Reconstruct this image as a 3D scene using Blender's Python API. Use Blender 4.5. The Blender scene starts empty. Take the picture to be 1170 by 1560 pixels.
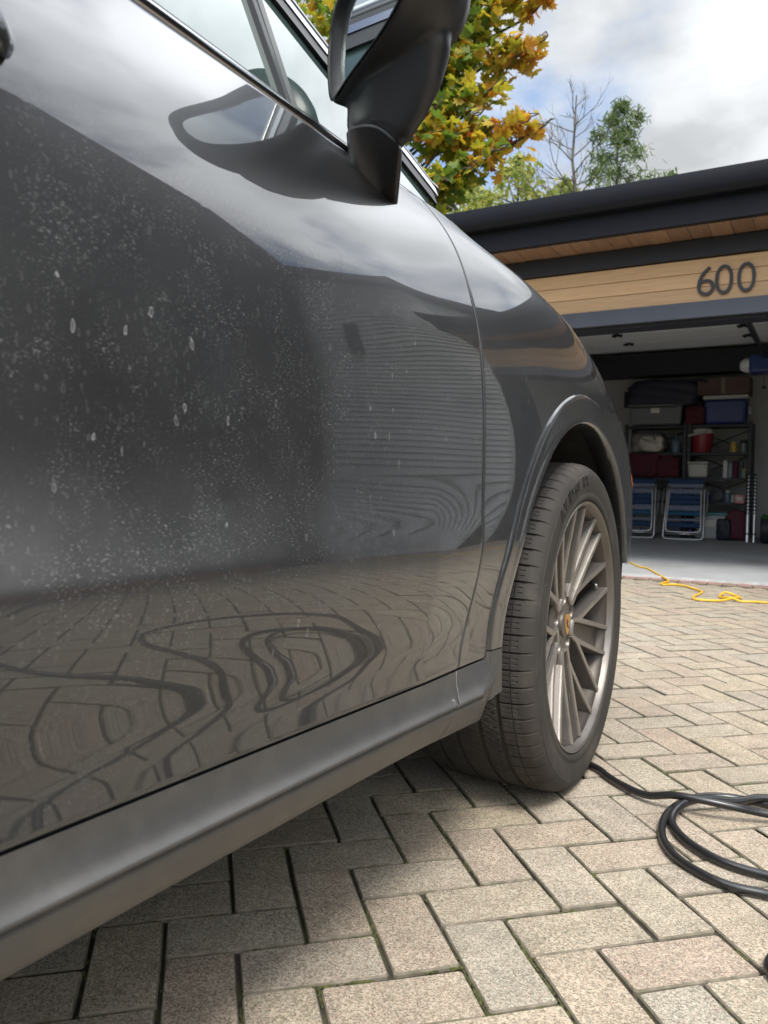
import bpy, bmesh, math, random
import numpy as np
from mathutils import Vector, Matrix

random.seed(7); RNG = np.random.default_rng(7)
SC = bpy.context.scene; COL = SC.collection
PI = math.pi
# ------------------------------------------------------------------ camera
def camera_axes(yaw, pitch, roll):
    f = np.array([-math.sin(yaw)*math.cos(pitch), math.cos(yaw)*math.cos(pitch), -math.sin(pitch)])
    r = np.cross(f, [0, 0, 1]); r /= np.linalg.norm(r); u = np.cross(r, f)
    c, s = math.cos(roll), math.sin(roll)
    return c*r + s*u, -s*r + c*u, f
cr, cu, cf = camera_axes(math.radians(29.5442), math.radians(2.0229), math.radians(0.8617))
cam = bpy.data.cameras.new('camera'); co = bpy.data.objects.new('camera', cam); COL.objects.link(co)
M = Matrix(((cr[0], cu[0], -cf[0], 0), (cr[1], cu[1], -cf[1], 0), (cr[2], cu[2], -cf[2], 0.683), (0, 0, 0, 1)))
co.matrix_world = M
cam.sensor_fit = 'HORIZONTAL'; cam.sensor_width = 36; cam.lens = 36*1190.0/1170
cam.clip_start = 0.05; cam.clip_end = 900
cam.dof.use_dof = True; cam.dof.focus_distance = 1.45; cam.dof.aperture_fstop = 12.0
SC.camera = co
# ------------------------------------------------------------------ world and sun
SUN = Vector((0.32, -0.46, 0.83)).normalized()
w = bpy.data.worlds.new('World'); SC.world = w; w.use_nodes = True
nt = w.node_tree; nt.nodes.clear()
def N(t, tree=None, **kw):
    n = (tree or nt).nodes.new(t)
    for k, v in kw.items(): setattr(n, k, v)
    return n
def math_node(tree, op, a, b=None, clamp=False):
    n = tree.nodes.new('ShaderNodeMath'); n.operation = op; n.use_clamp = clamp
    for i, v in enumerate((a, b)):
        if v is None: continue
        if isinstance(v, (int, float)): n.inputs[i].default_value = v
        else: tree.links.new(v, n.inputs[i])
    return n.outputs[0]
def maprange(tree, v, a, b, c=0.0, d=1.0, smooth=True):
    n = tree.nodes.new('ShaderNodeMapRange'); n.interpolation_type = 'SMOOTHSTEP' if smooth else 'LINEAR'
    tree.links.new(v, n.inputs[0])
    for i, x in enumerate((a, b, c, d)): n.inputs[i+1].default_value = x
    return n.outputs[0]
sky = N('ShaderNodeTexSky', sky_type='NISHITA'); sky.sun_disc = False
sky.sun_elevation = math.asin(SUN.z); sky.sun_rotation = math.atan2(SUN.x, SUN.y)
sky.air_density = 1.0; sky.dust_density = 1.5
tc = N('ShaderNodeTexCoord'); sp = N('ShaderNodeSeparateXYZ'); nt.links.new(tc.outputs['Generated'], sp.inputs[0])
zc_ = math_node(nt, 'ADD', math_node(nt, 'MAXIMUM', sp.outputs[2], 0.0), 0.16)
cb = N('ShaderNodeCombineXYZ')
nt.links.new(math_node(nt, 'DIVIDE', sp.outputs[0], zc_), cb.inputs[0])
nt.links.new(math_node(nt, 'DIVIDE', sp.outputs[1], zc_), cb.inputs[1])
n1 = N('ShaderNodeTexNoise'); n1.inputs['Scale'].default_value = 1.05; n1.inputs['Detail'].default_value = 7; n1.inputs['Roughness'].default_value = 0.55
n1.inputs['Distortion'].default_value = 0.25
nt.links.new(cb.outputs[0], n1.inputs['Vector'])
n2 = N('ShaderNodeTexNoise'); n2.inputs['Scale'].default_value = 2.6; n2.inputs['Detail'].default_value = 6
nt.links.new(cb.outputs[0], n2.inputs['Vector'])
cov = maprange(nt, n1.outputs[0], 0.385, 0.52)
shade = maprange(nt, n2.outputs[0], 0.36, 0.62, 0.74, 1.12)
dt = N('ShaderNodeVectorMath', operation='DOT_PRODUCT'); nt.links.new(tc.outputs['Generated'], dt.inputs[0]); dt.inputs[1].default_value = SUN
glow = maprange(nt, dt.outputs['Value'], 0.45, 0.98, 0.0, 1.0)
high = maprange(nt, sp.outputs[2], 0.50, 0.80, 0.0, 1.0)
lum = math_node(nt, 'ADD', math_node(nt, 'ADD', 5.2, math_node(nt, 'MULTIPLY', glow, 15.0)), math_node(nt, 'MULTIPLY', high, 8.5))
dt2 = N('ShaderNodeVectorMath', operation='DOT_PRODUCT'); nt.links.new(tc.outputs['Generated'], dt2.inputs[0]); dt2.inputs[1].default_value = Vector((.28, .60, .75)).normalized()
lum = math_node(nt, 'ADD', lum, math_node(nt, 'MULTIPLY', maprange(nt, dt2.outputs['Value'], 0.80, 0.97, 0.0, 1.0), 9.5))   # thin bright cloud, mirrored in the car's shoulder
lum = math_node(nt, 'MULTIPLY', lum, shade)
cc = N('ShaderNodeCombineColor')
nt.links.new(math_node(nt, 'MULTIPLY', lum, 0.97), cc.inputs[0]); nt.links.new(lum, cc.inputs[1]); nt.links.new(math_node(nt, 'MULTIPLY', lum, 1.03), cc.inputs[2])
skb = N('ShaderNodeVectorMath', operation='SCALE'); nt.links.new(sky.outputs[0], skb.inputs[0]); skb.inputs['Scale'].default_value = 1.5
mx = N('ShaderNodeMix', data_type='RGBA')
nt.links.new(cov, mx.inputs[0]); nt.links.new(skb.outputs[0], mx.inputs[6]); nt.links.new(cc.outputs[0], mx.inputs[7])
bg = N('ShaderNodeBackground'); bg.inputs[1].default_value = 0.10
nt.links.new(mx.outputs[2], bg.inputs[0])
wo = N('ShaderNodeOutputWorld'); nt.links.new(bg.outputs[0], wo.inputs[0])
sl = bpy.data.lights.new('sun', 'SUN'); sl.energy = 2.45; sl.angle = math.radians(14); sl.color = (1, 0.95, 0.88)
so = bpy.data.objects.new('sun', sl); COL.objects.link(so); so.rotation_euler = SUN.to_track_quat('Z', 'Y').to_euler()
SC.view_settings.view_transform = 'Standard'; SC.view_settings.look = 'None'
SC.view_settings.exposure = 0.72; SC.view_settings.gamma = 1
SC.cycles.max_bounces = 7; SC.cycles.use_denoising = True
try: SC.cycles.denoiser = 'OPENIMAGEDENOISE'
except Exception: pass

# ------------------------------------------------------------------ helpers: objects
def link(o, parent=None):
    COL.objects.link(o)
    if parent is not None: o.parent = parent
    return o
def tag(o, label=None, cat=None, group=None, kind=None):
    if label: o['label'] = label
    if cat: o['category'] = cat
    if group: o['group'] = group
    if kind: o['kind'] = kind
    return o
def empty(name, loc=(0, 0, 0), parent=None, rotz=0):
    o = bpy.data.objects.new(name, None); o.location = loc; o.rotation_euler = (0, 0, rotz); o.empty_display_size = 0.1
    return link(o, parent)
def mesh(name, V, F, mat=None, parent=None, smooth=True, sharp=None):
    me = bpy.data.meshes.new(name); me.from_pydata([tuple(map(float, v)) for v in V], [], F); me.update()
    if smooth:
        me.polygons.foreach_set('use_smooth', [True]*len(me.polygons))
        if sharp: me.set_sharp_from_angle(angle=math.radians(sharp))
    o = bpy.data.objects.new(name, me)
    if mat: me.materials.append(mat)
    return link(o, parent)
class Acc:
    """collects pieces of one part"""
    def __init__(s): s.V = []; s.F = []; s.MI = []
    def add(s, V, F, mi=0):
        o = len(s.V); s.V.extend([tuple(map(float, v)) for v in V]); s.F.extend([tuple(i+o for i in f) for f in F]); s.MI.extend([mi]*len(F)); return s
    def build(s, name, mat, parent=None, smooth=True, sharp=40):
        mats = mat if isinstance(mat, (list, tuple)) else [mat]
        o = mesh(name, s.V, s.F, None, parent, smooth, sharp)
        for m in mats: o.data.materials.append(m)
        o.data.polygons.foreach_set('material_index', s.MI); return o
def box(c, d, bev=0.0, rot=None, taper=None):
    """chamfered box: centre, full size; taper scales the top"""
    x, y, z = d[0]/2, d[1]/2, d[2]/2; b = min(bev, x*.9, y*.9, z*.9)
    bm = bmesh.new(); bmesh.ops.create_cube(bm, size=1)
    for v in bm.verts:
        v.co = Vector((v.co.x*2*x, v.co.y*2*y, v.co.z*2*z))
        if taper and v.co.z > 0: v.co.x *= taper; v.co.y *= taper
    if b > 0: bmesh.ops.bevel(bm, geom=list(bm.edges), offset=b, segments=2, affect='EDGES', profile=0.5)
    V = [v.co.copy() for v in bm.verts]; F = [[v.index for v in f.verts] for f in bm.faces]
    bm.free()
    R = rot if rot is not None else Matrix.Identity(3)
    return [R @ v + Vector(c) for v in V], F
def catmull(P, n=8, closed=False):
    P = [np.array(p, float) for p in P]; out = []; L = len(P)
    for i in range(L if closed else L-1):
        if closed: a, b, c, d = P[i-1], P[i], P[(i+1) % L], P[(i+2) % L]
        else: a, b, c, d = P[max(i-1, 0)], P[i], P[i+1], P[min(i+2, L-1)]
        for k in range(n):
            t = k/n
            out.append(.5*((2*b) + (-a+c)*t + (2*a-5*b+4*c-d)*t*t + (-a+3*b-3*c+d)*t**3))
    if not closed: out.append(P[-1])
    return np.array(out)
def tube(P, r, seg=8, cap=True, closed=False):
    P = np.array(P, float); n = len(P); rr = np.full(n, r) if np.isscalar(r) else np.array(r)
    T = np.gradient(P, axis=0) if not closed else np.roll(P, -1, 0)-np.roll(P, 1, 0)
    T /= np.linalg.norm(T, axis=1)[:, None]+1e-12
    up = np.array([0, 0, 1.]) if abs(T[0][2]) < .9 else np.array([1., 0, 0])
    V = []; u = np.cross(T[0], up); u /= np.linalg.norm(u)
    for i in range(n):
        u = u - T[i]*(u@T[i]); u /= np.linalg.norm(u)+1e-12; v = np.cross(T[i], u)
        for k in range(seg):
            a = 2*PI*k/seg; V.append(P[i]+rr[i]*(math.cos(a)*u+math.sin(a)*v))
    F = []
    for i in range(n if closed else n-1):
        for k in range(seg):
            j = (i+1) % n
            F.append((i*seg+k, i*seg+(k+1) % seg, j*seg+(k+1) % seg, j*seg+k))
    if cap and not closed: F.append(tuple(range(seg))[::-1]); F.append(tuple((n-1)*seg+k for k in range(seg)))
    return V, F
def loft(loops, cap0=True, cap1=True):
    n = len(loops[0]); V = [p for l in loops for p in l]; F = []
    for i in range(len(loops)-1):
        for k in range(n): F.append((i*n+k, i*n+(k+1) % n, (i+1)*n+(k+1) % n, (i+1)*n+k))
    if cap0: F.append(tuple(range(n))[::-1])
    if cap1: F.append(tuple((len(loops)-1)*n+k for k in range(n)))
    return V, F
def lathe(prof, seg=48, a0=0, a1=2*PI, closed=True):
    """profile (r, h) about the local z axis"""
    V = []; F = []; m = len(prof); ns = seg if closed else seg+1
    for i in range(ns):
        a = a0+(a1-a0)*i/seg
        for r, h in prof: V.append((r*math.cos(a), r*math.sin(a), h))
    for i in range(seg):
        j = (i+1) % ns
        for k in range(m-1): F.append((i*m+k, j*m+k, j*m+k+1, i*m+k+1))
    return V, F
def grid_faces(nu, nv, keep=None, flip=False):
    F = []
    for i in range(nu-1):
        for j in range(nv-1):
            if keep is None or keep[i, j]:
                f = (i*nv+j, (i+1)*nv+j, (i+1)*nv+j+1, i*nv+j+1)
                F.append(f[::-1] if flip else f)
    return F
def copy_tree(o, parent=None, loc=None, rotz=None):
    c = o.copy(); COL.objects.link(c)
    if parent is not None: c.parent = parent
    if loc is not None: c.location = loc
    if rotz is not None: c.rotation_euler = (0, 0, rotz)
    for ch in list(o.children): copy_tree(ch, c)
    return c
def text_piece(s, size, depth, bevel=0.0):
    cu_ = bpy.data.curves.new('t', 'FONT'); cu_.body = s; cu_.size = size; cu_.extrude = depth; cu_.align_x = 'CENTER'; cu_.resolution_u = 6; cu_.offset = bevel
    o = bpy.data.objects.new('t', cu_); COL.objects.link(o)
    me = bpy.data.meshes.new_from_object(o.evaluated_get(bpy.context.evaluated_depsgraph_get()))
    V = [v.co.copy() for v in me.vertices]; F = [tuple(p.vertices) for p in me.polygons]
    bpy.data.objects.remove(o); bpy.data.meshes.remove(me); bpy.data.curves.remove(cu_)
    return V, F

# ------------------------------------------------------------------ helpers: materials
def mat(name, col=(.5, .5, .5), rough=.5, metal=0.0, coat=0.0, coat_rough=.03, spec=.5, var=0.0, vscale=8.0, bump=0.0, bscale=200.0, dirt=None, dscale=3.0, damt=.4, rvar=0.0, trans=None):
    m = bpy.data.materials.new(name); m.use_nodes = True; t = m.node_tree; b = t.nodes['Principled BSDF']
    b.inputs['Base Color'].default_value = (*col, 1); b.inputs['Roughness'].default_value = rough; b.inputs['Metallic'].default_value = metal
    b.inputs['Coat Weight'].default_value = coat; b.inputs['Coat Roughness'].default_value = coat_rough; b.inputs['Specular IOR Level'].default_value = spec
    ge = t.nodes.new('ShaderNodeNewGeometry'); last = None
    if var > 0 or dirt is not None:
        no = t.nodes.new('ShaderNodeTexNoise'); no.inputs['Scale'].default_value = vscale; no.inputs['Detail'].default_value = 5
        t.links.new(ge.outputs['Position'], no.inputs['Vector'])
        f = maprange(t, no.outputs[0], .3, .7, 1-var, 1+var, False)
        vm = t.nodes.new('ShaderNodeVectorMath'); vm.operation = 'SCALE'; vm.inputs[0].default_value = col; t.links.new(f, vm.inputs['Scale'])
        last = vm.outputs[0]
    if dirt is not None:
        nd = t.nodes.new('ShaderNodeTexNoise'); nd.inputs['Scale'].default_value = dscale; nd.inputs['Detail'].default_value = 8; nd.inputs['Roughness'].default_value = .65
        t.links.new(ge.outputs['Position'], nd.inputs['Vector'])
        f = maprange(t, nd.outputs[0], .45, .75, 0, damt)
        mxn = t.nodes.new('ShaderNodeMix'); mxn.data_type = 'RGBA'; t.links.new(f, mxn.inputs[0]); t.links.new(last, mxn.inputs[6]); mxn.inputs[7].default_value = (*dirt, 1)
        last = mxn.outputs[2]
    if last is not None: t.links.new(last, b.inputs['Base Color'])
    if bump > 0:
        nb = t.nodes.new('ShaderNodeTexNoise'); nb.inputs['Scale'].default_value = bscale; nb.inputs['Detail'].default_value = 3
        t.links.new(ge.outputs['Position'], nb.inputs['Vector'])
        bp = t.nodes.new('ShaderNodeBump'); bp.inputs['Strength'].default_value = bump; bp.inputs['Distance'].default_value = .002
        t.links.new(nb.outputs[0], bp.inputs['Height']); t.links.new(bp.outputs[0], b.inputs['Normal'])
    return m
def paint_material():
    m = bpy.data.materials.new('dusty_grey_paint'); m.use_nodes = True; t = m.node_tree; b = t.nodes['Principled BSDF']
    b.inputs['Base Color'].default_value = (.033, .0345, .038, 1); b.inputs['Metallic'].default_value = .55; b.inputs['Roughness'].default_value = .36
    b.inputs['Coat Weight'].default_value = 1; b.inputs['Coat Roughness'].default_value = .015; b.inputs['Coat IOR'].default_value = 1.58
    ge = t.nodes.new('ShaderNodeNewGeometry'); sp_ = t.nodes.new('ShaderNodeSeparateXYZ'); t.links.new(ge.outputs['Position'], sp_.inputs[0])
    def noise(scale, detail=3, rough=.5, vec=None):
        n = t.nodes.new('ShaderNodeTexNoise'); n.inputs['Scale'].default_value = scale; n.inputs['Detail'].default_value = detail; n.inputs['Roughness'].default_value = rough
        t.links.new(vec or ge.outputs['Position'], n.inputs['Vector']); return n.outputs[0]
    # fine road dust, thickest on the middle of the flanks
    zf = math_node(t, 'MULTIPLY', maprange(t, sp_.outputs[2], .36, .62), maprange(t, sp_.outputs[2], .99, .90))
    yf = maprange(t, sp_.outputs[1], 1.25, .35, .45, 1.0)
    zone = math_node(t, 'MULTIPLY', zf, yf)
    band = math_node(t, 'MULTIPLY', math_node(t, 'MULTIPLY', maprange(t, sp_.outputs[2], .600, .612), maprange(t, sp_.outputs[2], .72, .61)), maprange(t, sp_.outputs[1], .80, .36))
    film = math_node(t, 'MULTIPLY', maprange(t, noise(5, 5, .6), .3, .75, .25, 1.0), math_node(t, 'ADD', .042, math_node(t, 'MULTIPLY', band, .13)))
    mh = t.nodes.new('ShaderNodeMapping'); mh.inputs['Scale'].default_value = (1, .5, 1.25); t.links.new(ge.outputs['Position'], mh.inputs[0])
    speck = math_node(t, 'MULTIPLY', maprange(t, noise(540, 2.5, .6, mh.outputs[0]), .555, .73), .29)
    speck = math_node(t, 'MULTIPLY', speck, maprange(t, noise(28, 3), .4, .62, .12, 1.0))
    # dried water spots: small rings and drips
    mp = t.nodes.new('ShaderNodeMapping'); mp.inputs['Scale'].default_value = (1, 1, .52); t.links.new(ge.outputs['Position'], mp.inputs[0])
    def rings(scale, keep, r0, r1, amt):
        v = t.nodes.new('ShaderNodeTexVoronoi'); v.inputs['Scale'].default_value = scale; v.inputs['Randomness'].default_value = 1
        nz = t.nodes.new('ShaderNodeTexNoise'); nz.inputs['Scale'].default_value = 160; t.links.new(mp.outputs[0], nz.inputs['Vector'])
        va = t.nodes.new('ShaderNodeVectorMath'); va.operation = 'MULTIPLY_ADD'; t.links.new(nz.outputs['Color'], va.inputs[0]); va.inputs[1].default_value = (.006, .006, .006); t.links.new(mp.outputs[0], va.inputs[2])
        t.links.new(va.outputs[0], v.inputs['Vector'])
        d = v.outputs['Distance']; s2 = t.nodes.new('ShaderNodeSeparateColor'); t.links.new(v.outputs['Color'], s2.inputs[0])
        edge = math_node(t, 'MULTIPLY', maprange(t, d, r0, r0*1.25), maprange(t, d, r1, r1*.75))
        inner = math_node(t, 'MULTIPLY', maprange(t, d, r1, r1*.7), .25)
        k = maprange(t, s2.outputs[0], keep, keep+.02)
        return math_node(t, 'MULTIPLY', math_node(t, 'MULTIPLY', math_node(t, 'MAXIMUM', edge, inner), k), amt)
    spots = math_node(t, 'ADD', rings(42, .58, .065, .115, .52), rings(150, .55, .12, .26, .09))
    spots = math_node(t, 'MULTIPLY', spots, maprange(t, noise(9, 2), .38, .6, .15, 1.0))
    tot = math_node(t, 'MULTIPLY', math_node(t, 'ADD', math_node(t, 'ADD', film, speck), spots), zone)
    base = math_node(t, 'MULTIPLY', speck, .12)
    tot = math_node(t, 'ADD', tot, base, True)
    df = t.nodes.new('ShaderNodeBsdfDiffuse'); df.inputs[0].default_value = (.41, .42, .42, 1)
    ms = t.nodes.new('ShaderNodeMixShader'); t.links.new(tot, ms.inputs[0]); t.links.new(b.outputs[0], ms.inputs[1]); t.links.new(df.outputs[0], ms.inputs[2])
    t.links.new(ms.outputs[0], t.nodes['Material Output'].inputs[0])
    return m
def paver_material(name, island):
    m = bpy.data.materials.new(name); m.use_nodes = True; t = m.node_tree; b = t.nodes['Principled BSDF']
    ge = t.nodes.new('ShaderNodeNewGeometry')
    if island: rnd = ge.outputs['Random Per Island']
    else: rnd = t.nodes.new('ShaderNodeObjectInfo').outputs['Random']
    cr_ = t.nodes.new('ShaderNodeValToRGB'); el = cr_.color_ramp.elements; cr_.color_ramp.interpolation = 'LINEAR'
    cols = [(.35, .285, .24), (.35, .31, .25), (.335, .31, .265), (.37, .325, .255), (.35, .298, .248), (.33, .295, .25), (.37, .33, .275)]
    el[0].position = 0; el[0].color = (*cols[0], 1); el[1].position = 1; el[1].color = (*cols[-1], 1)
    for i, c in enumerate(cols[1:-1]): e = el.new((i+1)/(len(cols)-1)); e.color = (*c, 1)
    t.links.new(rnd, cr_.inputs[0])
    def noise(scale, detail=2, rough=.5):
        n = t.nodes.new('ShaderNodeTexNoise'); n.inputs['Scale'].default_value = scale; n.inputs['Detail'].default_value = detail; n.inputs['Roughness'].default_value = rough
        t.links.new(ge.outputs['Position'], n.inputs['Vector']); return n
    v = t.nodes.new('ShaderNodeTexVoronoi'); v.inputs['Scale'].default_value = 330; t.links.new(ge.outputs['Position'], v.inputs['Vector'])
    s2 = t.nodes.new('ShaderNodeSeparateColor'); t.links.new(v.outputs['Color'], s2.inputs[0])
    grain = maprange(t, s2.outputs[0], 0, 1, .66, 1.34, False)
    pit = maprange(t, noise(420, 2).outputs[0], .36, .48, .45, 1.0)
    big = maprange(t, noise(13, 5, .65).outputs[0], .3, .7, .82, 1.14, False)
    f = math_node(t, 'MULTIPLY', math_node(t, 'MULTIPLY', grain, pit), big)
    vm = t.nodes.new('ShaderNodeVectorMath'); vm.operation = 'SCALE'; t.links.new(cr_.outputs[0], vm.inputs[0]); t.links.new(f, vm.inputs['Scale'])
    # coloured chips of aggregate
    mxn = t.nodes.new('ShaderNodeMix'); mxn.data_type = 'RGBA'; mxn.blend_type = 'MULTIPLY'; mxn.inputs[0].default_value = .55
    cr2 = t.nodes.new('ShaderNodeValToRGB'); e2 = cr2.color_ramp.elements
    e2[0].color = (1, .78, .68, 1); e2[1].color = (1.0, 1.0, .92, 1); x = e2.new(.5); x.color = (.95, .93, .8, 1)
    t.links.new(s2.outputs[1], cr2.inputs[0]); t.links.new(vm.outputs[0], mxn.inputs[6]); t.links.new(cr2.outputs[0], mxn.inputs[7])
    # grime and stains
    st = maprange(t, noise(3.3, 6, .7).outputs[0], .5, .72, 0, .45)
    mx2 = t.nodes.new('ShaderNodeMix'); mx2.data_type = 'RGBA'; t.links.new(st, mx2.inputs[0]); t.links.new(mxn.outputs[2], mx2.inputs[6]); mx2.inputs[7].default_value = (.19, .165, .135, 1)
    t.links.new(mx2.outputs[2], b.inputs['Base Color']); b.inputs['Roughness'].default_value = .93; b.inputs['Specular IOR Level'].default_value = .25
    hh = math_node(t, 'ADD', math_node(t, 'MULTIPLY', v.outputs['Distance'], -.8), noise(260, 4, .6).outputs[0])
    bp = t.nodes.new('ShaderNodeBump'); bp.inputs['Strength'].default_value = .6; bp.inputs['Distance'].default_value = .0014
    t.links.new(hh, bp.inputs['Height']); t.links.new(bp.outputs[0], b.inputs['Normal'])
    return m
EDGEM = mat('darkened_soiled_paver_edge', (.17, .145, .11), .95, var=.3, vscale=60, dirt=(.075, .075, .035), dscale=18, damt=.8, bump=.5, bscale=300)  # chamfers and sides coloured darker against their sunlit fringe, mixed with joint dirt
def wood_material(name, c1, c2, axis=0, scale=9.0, rough=.5):
    m = bpy.data.materials.new(name); m.use_nodes = True; t = m.node_tree; b = t.nodes['Principled BSDF']
    ge = t.nodes.new('ShaderNodeNewGeometry'); mp = t.nodes.new('ShaderNodeMapping'); s = [scale*1.0]*3; s[axis] = scale*.06
    mp.inputs['Scale'].default_value = s
    oi = t.nodes.new('ShaderNodeObjectInfo'); va = t.nodes.new('ShaderNodeVectorMath'); va.operation = 'ADD'
    t.links.new(ge.outputs['Position'], va.inputs[0]); t.links.new(math_node(t, 'MULTIPLY', oi.outputs['Random'], 7.0), va.inputs[1]); t.links.new(va.outputs[0], mp.inputs[0])
    n = t.nodes.new('ShaderNodeTexNoise'); n.inputs['Scale'].default_value = 6; n.inputs['Detail'].default_value = 8; n.inputs['Roughness'].default_value = .62; n.inputs['Distortion'].default_value = .6
    t.links.new(mp.outputs[0], n.inputs['Vector'])
    mxn = t.nodes.new('ShaderNodeMix'); mxn.data_type = 'RGBA'; t.links.new(maprange(t, n.outputs[0], .35, .65), mxn.inputs[0]); mxn.inputs[6].default_value = (*c1, 1); mxn.inputs[7].default_value = (*c2, 1)
    vm = t.nodes.new('ShaderNodeVectorMath'); vm.operation = 'SCALE'; t.links.new(mxn.outputs[2], vm.inputs[0]); t.links.new(maprange(t, oi.outputs['Random'], 0, 1, .85, 1.12, False), vm.inputs['Scale'])
    t.links.new(vm.outputs[0], b.inputs['Base Color']); b.inputs['Roughness'].default_value = rough
    return m
def leaf_material(name, c1, c2, tr=.55):
    m = bpy.data.materials.new(name); m.use_nodes = True; t = m.node_tree; b = t.nodes['Principled BSDF']
    ge = t.nodes.new('ShaderNodeNewGeometry'); n = t.nodes.new('ShaderNodeTexNoise'); n.inputs['Scale'].default_value = 9; n.inputs['Detail'].default_value = 4
    t.links.new(ge.outputs['Position'], n.inputs['Vector'])
    mxn = t.nodes.new('ShaderNodeMix'); mxn.data_type = 'RGBA'; t.links.new(maprange(t, n.outputs[0], .36, .64), mxn.inputs[0]); mxn.inputs[6].default_value = (*c1, 1); mxn.inputs[7].default_value = (*c2, 1)
    t.links.new(mxn.outputs[2], b.inputs['Base Color']); b.inputs['Roughness'].default_value = .55
    tl = t.nodes.new('ShaderNodeBsdfTranslucent'); t.links.new(mxn.outputs[2], tl.inputs[0])
    ms = t.nodes.new('ShaderNodeMixShader'); ms.inputs[0].default_value = tr; t.links.new(b.outputs[0], ms.inputs[1]); t.links.new(tl.outputs[0], ms.inputs[2])
    t.links.new(ms.outputs[0], t.nodes['Material Output'].inputs[0])
    return m
PAINT = paint_material()
SATIN = mat('satin_grey_cladding', (.088, .086, .084), .42, .5, spec=.5, var=.08, vscale=30, bump=.12, bscale=900, dirt=(.22, .20, .17), dscale=9, damt=.25)
BLACKGLOSS = mat('gloss_black_trim', (.006, .006, .007), .08, 0, coat=1)
BLACKSATIN = mat('satin_black_plastic', (.014, .0145, .017), .42, bump=.05, bscale=1500)
CHROME = mat('bright_trim', (.36, .37, .385), .16, 1.0)
LINER = mat('dark_liner_felt', (.012, .011, .010), .95, var=.3, vscale=25, dirt=(.05, .042, .032), dscale=12, damt=.5)
DARKBODY = mat('dark_underbody', (.01, .01, .01), .9)  # one even near-black colour for hidden body parts
RUBBER = mat('dusty_tyre_rubber', (.034, .031, .028), .78, spec=.3, var=.12, vscale=20, dirt=(.085, .07, .058), dscale=7, damt=.65)
RUBBERTXT = mat('clean_tyre_lettering', (.008, .008, .008), .7)
RIM = mat('satin_platinum_alloy', (.18, .165, .15), .44, .75, var=.06, vscale=30, dirt=(.12, .098, .08), dscale=14, damt=.5)
RIMEDGE = mat('bright_alloy_edge', (.37, .345, .32), .36, .85, var=.06, vscale=40, dirt=(.22, .19, .16), dscale=25, damt=.5)
RIMDARK = mat('brake_dusted_barrel', (.075, .065, .056), .5, .6, var=.2, vscale=14, dirt=(.06, .048, .04), dscale=9, damt=.6)
GOLD = mat('gold_crest', (.72, .46, .14), .32, .9)
RED = mat('crest_red', (.30, .03, .02), .4)
def glass_material(name, base, refl, coat_ior=1.5):
    m = bpy.data.materials.new(name); m.use_nodes = True; b = m.node_tree.nodes['Principled BSDF']
    b.inputs['Base Color'].default_value = (*base, 1); b.inputs['Metallic'].default_value = refl; b.inputs['Roughness'].default_value = .02
    b.inputs['Specular IOR Level'].default_value = .1; b.inputs['Coat Weight'].default_value = 1; b.inputs['Coat IOR'].default_value = coat_ior; b.inputs['Coat Roughness'].default_value = 0.0
    return m
GLASS = glass_material('coated_window_glass', (.055, .085, .082), .2, 1.42)
MIRRORG = glass_material('mirror_glass', (.72, .77, .78), 1.0)
# ================================================================== GROUND AND DRIVEWAY
GRASS = mat('lawn_green', (.06, .085, .025), .95, var=.35, vscale=1.5, dirt=(.12, .10, .05), dscale=.6, damt=.5)
JOINT = mat('joint_sand_and_moss', (.040, .034, .024), 1.0, var=.45, vscale=60, dirt=(.060, .070, .016), dscale=16, damt=.95, bump=.6, bscale=300)
CONC = mat('worn_concrete', (.33, .34, .345), .7, var=.10, vscale=3, dirt=(.17, .16, .15), dscale=1.2, damt=.55, bump=.15, bscale=150)
o = mesh('ground', [(-220, -220, -.06), (220, -220, -.06), (220, 220, -.06), (-220, 220, -.06)], [(0, 1, 2, 3)], GRASS, smooth=False); tag(o, 'wide green lawn and ground around the house', kind='structure')
drive = mesh('driveway', [(-6.0, -7, -.0075), (3.30, -7, -.0075), (3.30, 6.19, -.0075), (-6.0, 6.19, -.0075)], [(0, 1, 2, 3)], JOINT, smooth=False)
tag(drive, 'herringbone paver driveway with mossy joints in front of the garage', kind='structure')
U = .10383; GA = math.radians(42.8627); PX, PY = -.34406, 1.37072
CA, SA = math.cos(GA), math.sin(GA)
def lat(a, b): return np.array([PX + a*U*CA + b*U*SA, PY + a*U*SA - b*U*CA])
PAVM = paver_material('tumbled_paver', False); PAVI = paver_material('tumbled_paver_field', True)
def paver_mesh(seed, L=2.0, W=1.0, mat_=PAVM, gap=.0030):
    r = random.Random(seed); hx, hy = L*U/2-gap, W*U/2-gap; c = .0035; e = lambda: r.uniform(-.0010, .0010)
    ring = [(-hx+c, -hy), (e()*8, -hy+e()), (hx-c, -hy), (hx, -hy+c), (hx, hy-c), (hx-c, hy), (e()*8, hy+e()), (-hx+c, hy), (-hx, hy-c), (-hx, -hy+c)]
    ring = [(x+e()*.6, y+e()*.6) for x, y in ring]; n = len(ring)
    ins = .0021
    V = [(x, y, -.03) for x, y in ring] + [(x, y, -.0026+e()*.3) for x, y in ring] + [(x*(1-ins/hx), y*(1-ins/hy), e()*.12) for x, y in ring]
    F = [(k+i*n, (k+1) % n+i*n, (k+1) % n+(i+1)*n, k+(i+1)*n) for i in range(2) for k in range(n)] + [tuple(2*n+k for k in range(n))]
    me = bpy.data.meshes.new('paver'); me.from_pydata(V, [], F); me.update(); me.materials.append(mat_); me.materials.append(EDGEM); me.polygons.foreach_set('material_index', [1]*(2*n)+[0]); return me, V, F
pav_meshes = [paver_mesh(s) for s in range(26)]
cells = []
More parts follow.
